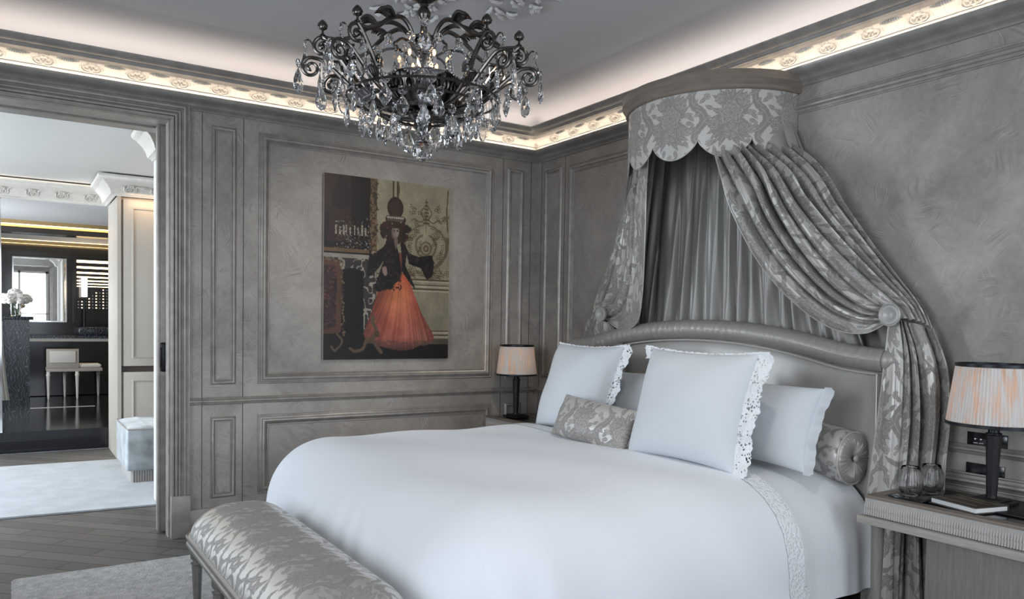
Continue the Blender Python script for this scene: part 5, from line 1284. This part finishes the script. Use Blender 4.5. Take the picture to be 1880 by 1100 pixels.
gs = [box(OX0+.045, OX1-.045, OY0+.045, OY1-.045, .013, .118)]
x_ = OX0+.045
while x_ < OX1-.045: gs.append(lathe([(.009, .013), (.009, .118)], (x_+.01, OY0+.045, 0), 8)); x_ += .02
y_ = OY0+.045
while y_ < OY1-.045: gs.append(lathe([(.009, .013), (.009, .118)], (OX0+.045, y_+.01, 0), 8)); y_ += .02
obj('fluted_plinth', join(*gs), MT['ribbed'], ott)
rug('silk_rug', 'large pale silky rug on the dressing room floor', [(-2.2, 6.51), (1.95, 6.20), (1.95, 8.46), (-2.2, 8.64)], MT['rug_white'], .011)
# ================================================================ BLACK BATHROOM BEYOND
ZP = .22
struct('floor_bath', join(box(-.12, .93, 9.40, 9.55, 0, ZP), box(-1.6, 2.6, 9.55, 14.0, 0, ZP)), MT['black_gloss'], False)
struct('baseboard_bath', join(box(-.12, .93, 9.392, 9.40, 0, .13), box(-.12, .93, 9.385, 9.392, 0, .03)), MT['black_gloss'], False)
struct('trim_15', join(box(-.12, .93, 11.75, 11.79, ZP, ZP+.003), box(-.30, -.06, 11.85, 12.25, ZP, ZP+.003), box(.05, .18, 11.85, 12.25, ZP, ZP+.003)), MT['white_paint'], False)
struct('wall_bath_left', box(-1.7, -1.6, 9.55, 14, 0, 2.8), MT['black_gloss'], False)
struct('wall_bath_right', box(2.6, 2.7, 9.55, 14, 0, 2.8), MT['black_gloss'], False)
struct('wall_bath_back', box(-1.7, 2.7, 13.9, 14.05, 0, 2.8), MT['black_gloss'], False)
struct('trim_16', join(box(.898, .93, 9.42, 9.53, ZP, 2.66), box(-.12, -.09, 9.42, 9.53, ZP, 2.66)), MT['chrome'], False)
struct('ceiling_bath', join(box(-1.7, 2.7, 9.55, 11.75, 2.64, 2.75), box(-1.7, 2.7, 12.25, 14.05, 2.56, 2.7)), MT['ceiling'], False)
struct('trim_17', box(-1.7, 2.7, 11.95, 12.25, 2.50, 2.75), MT['black_gloss'], False)
lg = thing('light_slot', 'long warm light slot in the bathroom ceiling, in front of the black beam', 'ceiling light', (.4, 11.85, 2.62))
obj('lit_strip', box(-1.6, 2.6, 11.76, 11.94, 2.60, 2.63), MT['ledwarm'], lg, False); obj('slot_rim', join(box(-1.6, 2.6, 11.745, 11.76, 2.59, 2.64), box(-1.6, 2.6, 11.94, 11.95, 2.57, 2.64)), MT['gold'], lg, False)
lg = thing('light_slot', 'long warm light slot in the bathroom ceiling, along the back wall', 'ceiling light', (.4, 13.8, 2.53))
obj('lit_strip', box(-1.6, 2.6, 13.70, 13.85, 2.51, 2.53), MT['ledwarm'], lg, False); obj('slot_rim', join(box(-1.6, 2.6, 13.685, 13.70, 2.50, 2.55)), MT['gold'], lg, False)
def KP(px, py, y): return at_y(px, py, y)
BY = 13.86
def rect_px(x0, y0, x1, y1, Y):
    a = at_y(x0, y0, Y); b = at_y(x1, y1, Y); return a[0], b[0], b[2], a[2]
a, b, c, d = rect_px(22, 470, 123, 592, BY)
mr = thing('wall_mirror', 'large mirror over the black vanity in the bathroom', 'mirror', ((a+b)/2, BY, c))
obj('mirror_glass', box(a+.02, b-.02, BY-.004, BY+.01, c+.02, d-.02), MT['mirror'], mr, False)
obj('mirror_frame', frame_loop(('y', BY+.03), a+.02, b-.02, c+.02, d-.02, [(0, .03), (0, .045), (.018, .045), (.02, .03)]), MT['chrome'], mr, False)
a, b, c, d = rect_px(134, 468, 205, 594, BY)
ms = thing('mirrored_screen', 'black framed mirrored screen with reflected lights built as golden bars beside the bathroom mirror', 'screen', ((a+b)/2, BY, c))
obj('screen_panel', box(a, b, BY-.01, BY+.02, c, d), MT['black_gloss'], ms, False)
obj('screen_frame', frame_loop(('y', BY), a+.04, b-.04, c+.04, d-.04, [(0, .01), (0, .04), (.04, .04), (.04, .01)]), MT['black_gloss'], ms, False)
hh = d-c
for q, (f, w_) in enumerate(((.92, .030), (.83, .024), (.75, .020), (.685, .016), (.63, .013), (.585, .011), (.545, .009))):  # reflections of light in the mirrored screen, built as glowing bars and beads
    obj('reflection_bar', box(a+.05, b-.05, BY-.018, BY-.010, c+hh*f-w_, c+hh*f+w_*.3), MT['ledwarm'], ms, False)
for i in range(9):
    x_ = a+.07+(b-a-.14)*i/8
    obj('lattice_bead', join(*[box(x_-.008, x_+.008, BY-.02, BY-.01, c+hh*(.22+.045*j), c+hh*(.22+.045*j)+.014) for j in range(int(3+i*.6))]), MT['ledwarm'] if i % 2 else MT['chrome'], ms, False)
# vanity
vn = thing('vanity', 'black marble vanity counter with a pale lit edge in the bathroom', 'vanity', (.6, 13.5, ZP))
zc = at_y(100, 627, 13.4)[2]
obj('counter', box(-1.5, 2.5, 13.4, 13.86, zc, zc+.045), MT['ribbed'], vn, False)
obj('counter_top', box(-1.5, 2.5, 13.39, 13.86, zc+.046, zc+.09), MT['marble'], vn, False)
obj('modesty_panel', box(-1.5, 2.5, 13.5, 13.86, ZP+.01, zc), MT['black_gloss'], vn, False)
obj('basin', bbox(.85, 1.35, 13.45, 13.8, zc+.09, zc+.22, .02), MT['marble'], vn)
p = at_y(155, 545, 13.6)
vl_ = thing('tube_lamp', 'glowing white tube lamp on the bathroom vanity', 'lamp', (p[0], 13.6, zc+.09))
obj('tube_shade', lathe([(.035, p[2]), (.038, p[2]+.004), (.038, p[2]+.30), (.035, p[2]+.305)], (p[0], 13.6, 0), 20), MT['tube'], vl_)
obj('tube_stem', lathe([(.07, zc+.09), (.07, zc+.11), (.018, zc+.12), (.018, p[2]-.02), (.04, p[2]-.02), (.04, p[2]-.001)], (p[0], 13.6, 0), 20), MT['black_metal'], vl_)
# low-backed stool
def pt3(px, py, y): return at_y(px, py, y)
SX0, SX1 = .42, 1.02; SY0 = 13.3-.9; sy0, sy1 = 12.35, 12.95
a_ = at_y(85, 641, 12.9); b_ = at_y(145, 683, 12.9); c_ = at_y(186, 668, 13.1)
st = thing('vanity_stool', 'low-backed grey wooden stool with ivory upholstery at the vanity', 'stool', ((a_[0]+c_[0])/2, 13.1, ZP))
zs = ZP+.47
# a low back seen from behind on the left, seat extending to the right
obj('back_frame', join(bbox(a_[0], b_[0], 12.90, 12.94, zs-.02, a_[2], .004)), MT['wood_rail'], st)
obj('back_pad', bbox(a_[0]+.04, b_[0]-.04, 12.885, 12.902, zs+.06, a_[2]-.03, .006), MT['ivory'], st)
obj('seat_frame', bbox(a_[0], c_[0], 12.91, 13.32, zs-.07, zs-.02, .005), MT['wood_rail'], st)
obj('seat_pad', bbox(a_[0]+.01, c_[0]-.01, 12.92, 13.31, zs-.02, zs+.035, .027, 4), MT['ivory'], st)
for x_, y_ in ((a_[0]+.025, 12.93), (b_[0]-.02, 12.93), (c_[0]-.025, 13.29), (b_[0]-.16, 13.29)):
    obj('leg', lathe([(.012, 0), (.016, .03), (.025, .33), (.030, .34), (.030, .36), (.024, .37), (.026, .40)], (x_, y_, ZP+.0005), 14), MT['white_paint'], st)
# marble pier with hydrangeas
q = 10.6
a = at_y(-40, 578, q); b = at_y(54, 578, q)
pr = thing('marble_pedestal', 'black veined marble pier standing at the left of the bathroom', 'pedestal', ((a[0]+b[0])/2, q+.2, ZP))
obj('shaft', box(a[0], b[0], q, q+.45, ZP, a[2]-.05), MT['marble'], pr, False)
obj('cap', bbox(a[0]-.02, b[0]+.04, q-.03, q+.47, a[2]-.05, a[2]-.01, .004), MT['marble'], pr)
vx = at_y(28, 575, q+.15)[0]; vz = a[2]-.01
vs = thing('flower_vase', 'clear glass vase of white hydrangeas on the black marble pier', 'vase of flowers', (vx, q+.15, vz))
obj('vase', lathe([(.001, .0), (.055, .0), (.06, .01), (.06, .15), (.055, .15), (.055, .015), (.001, .013)], (vx, q+.15, vz), 24), MT['glass'], vs)
obj('stems', join(*[tube([(vx+.03*math.cos(i), q+.15+.03*math.sin(i), vz+.02), (vx+.05*math.cos(i+1), q+.15+.05*math.sin(i+1), vz+.2)], .004, 5) for i in range(9)]), MT['stem'], vs)
rg = random.Random(5)
for i in range(7):
    c0 = (vx+(.10*math.cos(i*1.05) if i else 0), q+.15+(.08*math.sin(i*1.05) if i else 0), vz+.20+(.0 if i else .06)); g_ = []
    for k_ in range(70):
        th, ph = rg.random()*2*PI, math.acos(rg.uniform(-.5, 1)); d = Vector((math.sin(ph)*math.cos(th), math.sin(ph)*math.sin(th), math.cos(ph)))
        g_.append(sphere((c0[0]+.066*d.x, c0[1]+.066*d.y, c0[2]+.060*d.z), .016, 6, 4, 1, 1, .55))
    obj('flower_head', join(sphere(c0, .058, 12, 8), *g_), MT['petal'], vs)
# pale drape glimpsed at the left edge of the bathroom
a = at_y(-25, 590, 10.3); b = at_y(5, 590, 10.3); e = at_y(18, 735, 10.3)
P = np.zeros((60, 30, 3))
for i in range(60):
    for j in range(30):
        v_ = j/29; x1 = b[0]+(e[0]-b[0])*v_**2; P[i, j] = (a[0]+(x1-a[0])*i/59, 10.3+.02*math.sin(i*.7), a[2]+(max(e[2], ZP+.01)-a[2])*v_)
tag(obj('bath_towel', grid(P), MT['ivory'], angle=80), 'pale cloth hanging at the far left edge beside the marble pier', 'cloth')
l = bpy.data.lights.new('tube_lamp_light', 'POINT'); l.energy = 3; l.color = (1, .85, .65); o = bpy.data.objects.new('tube_lamp_light', l); COL.objects.link(o); o.location = (p[0], 13.45, p[2]+.15)
area('bath_fill_light', (-1.5, 10.7, 1.6), (.8, 10.9, 2.3), 1.0, 1.6, 90, DAY)  # added fill to brighten the bathroom; no window on this side
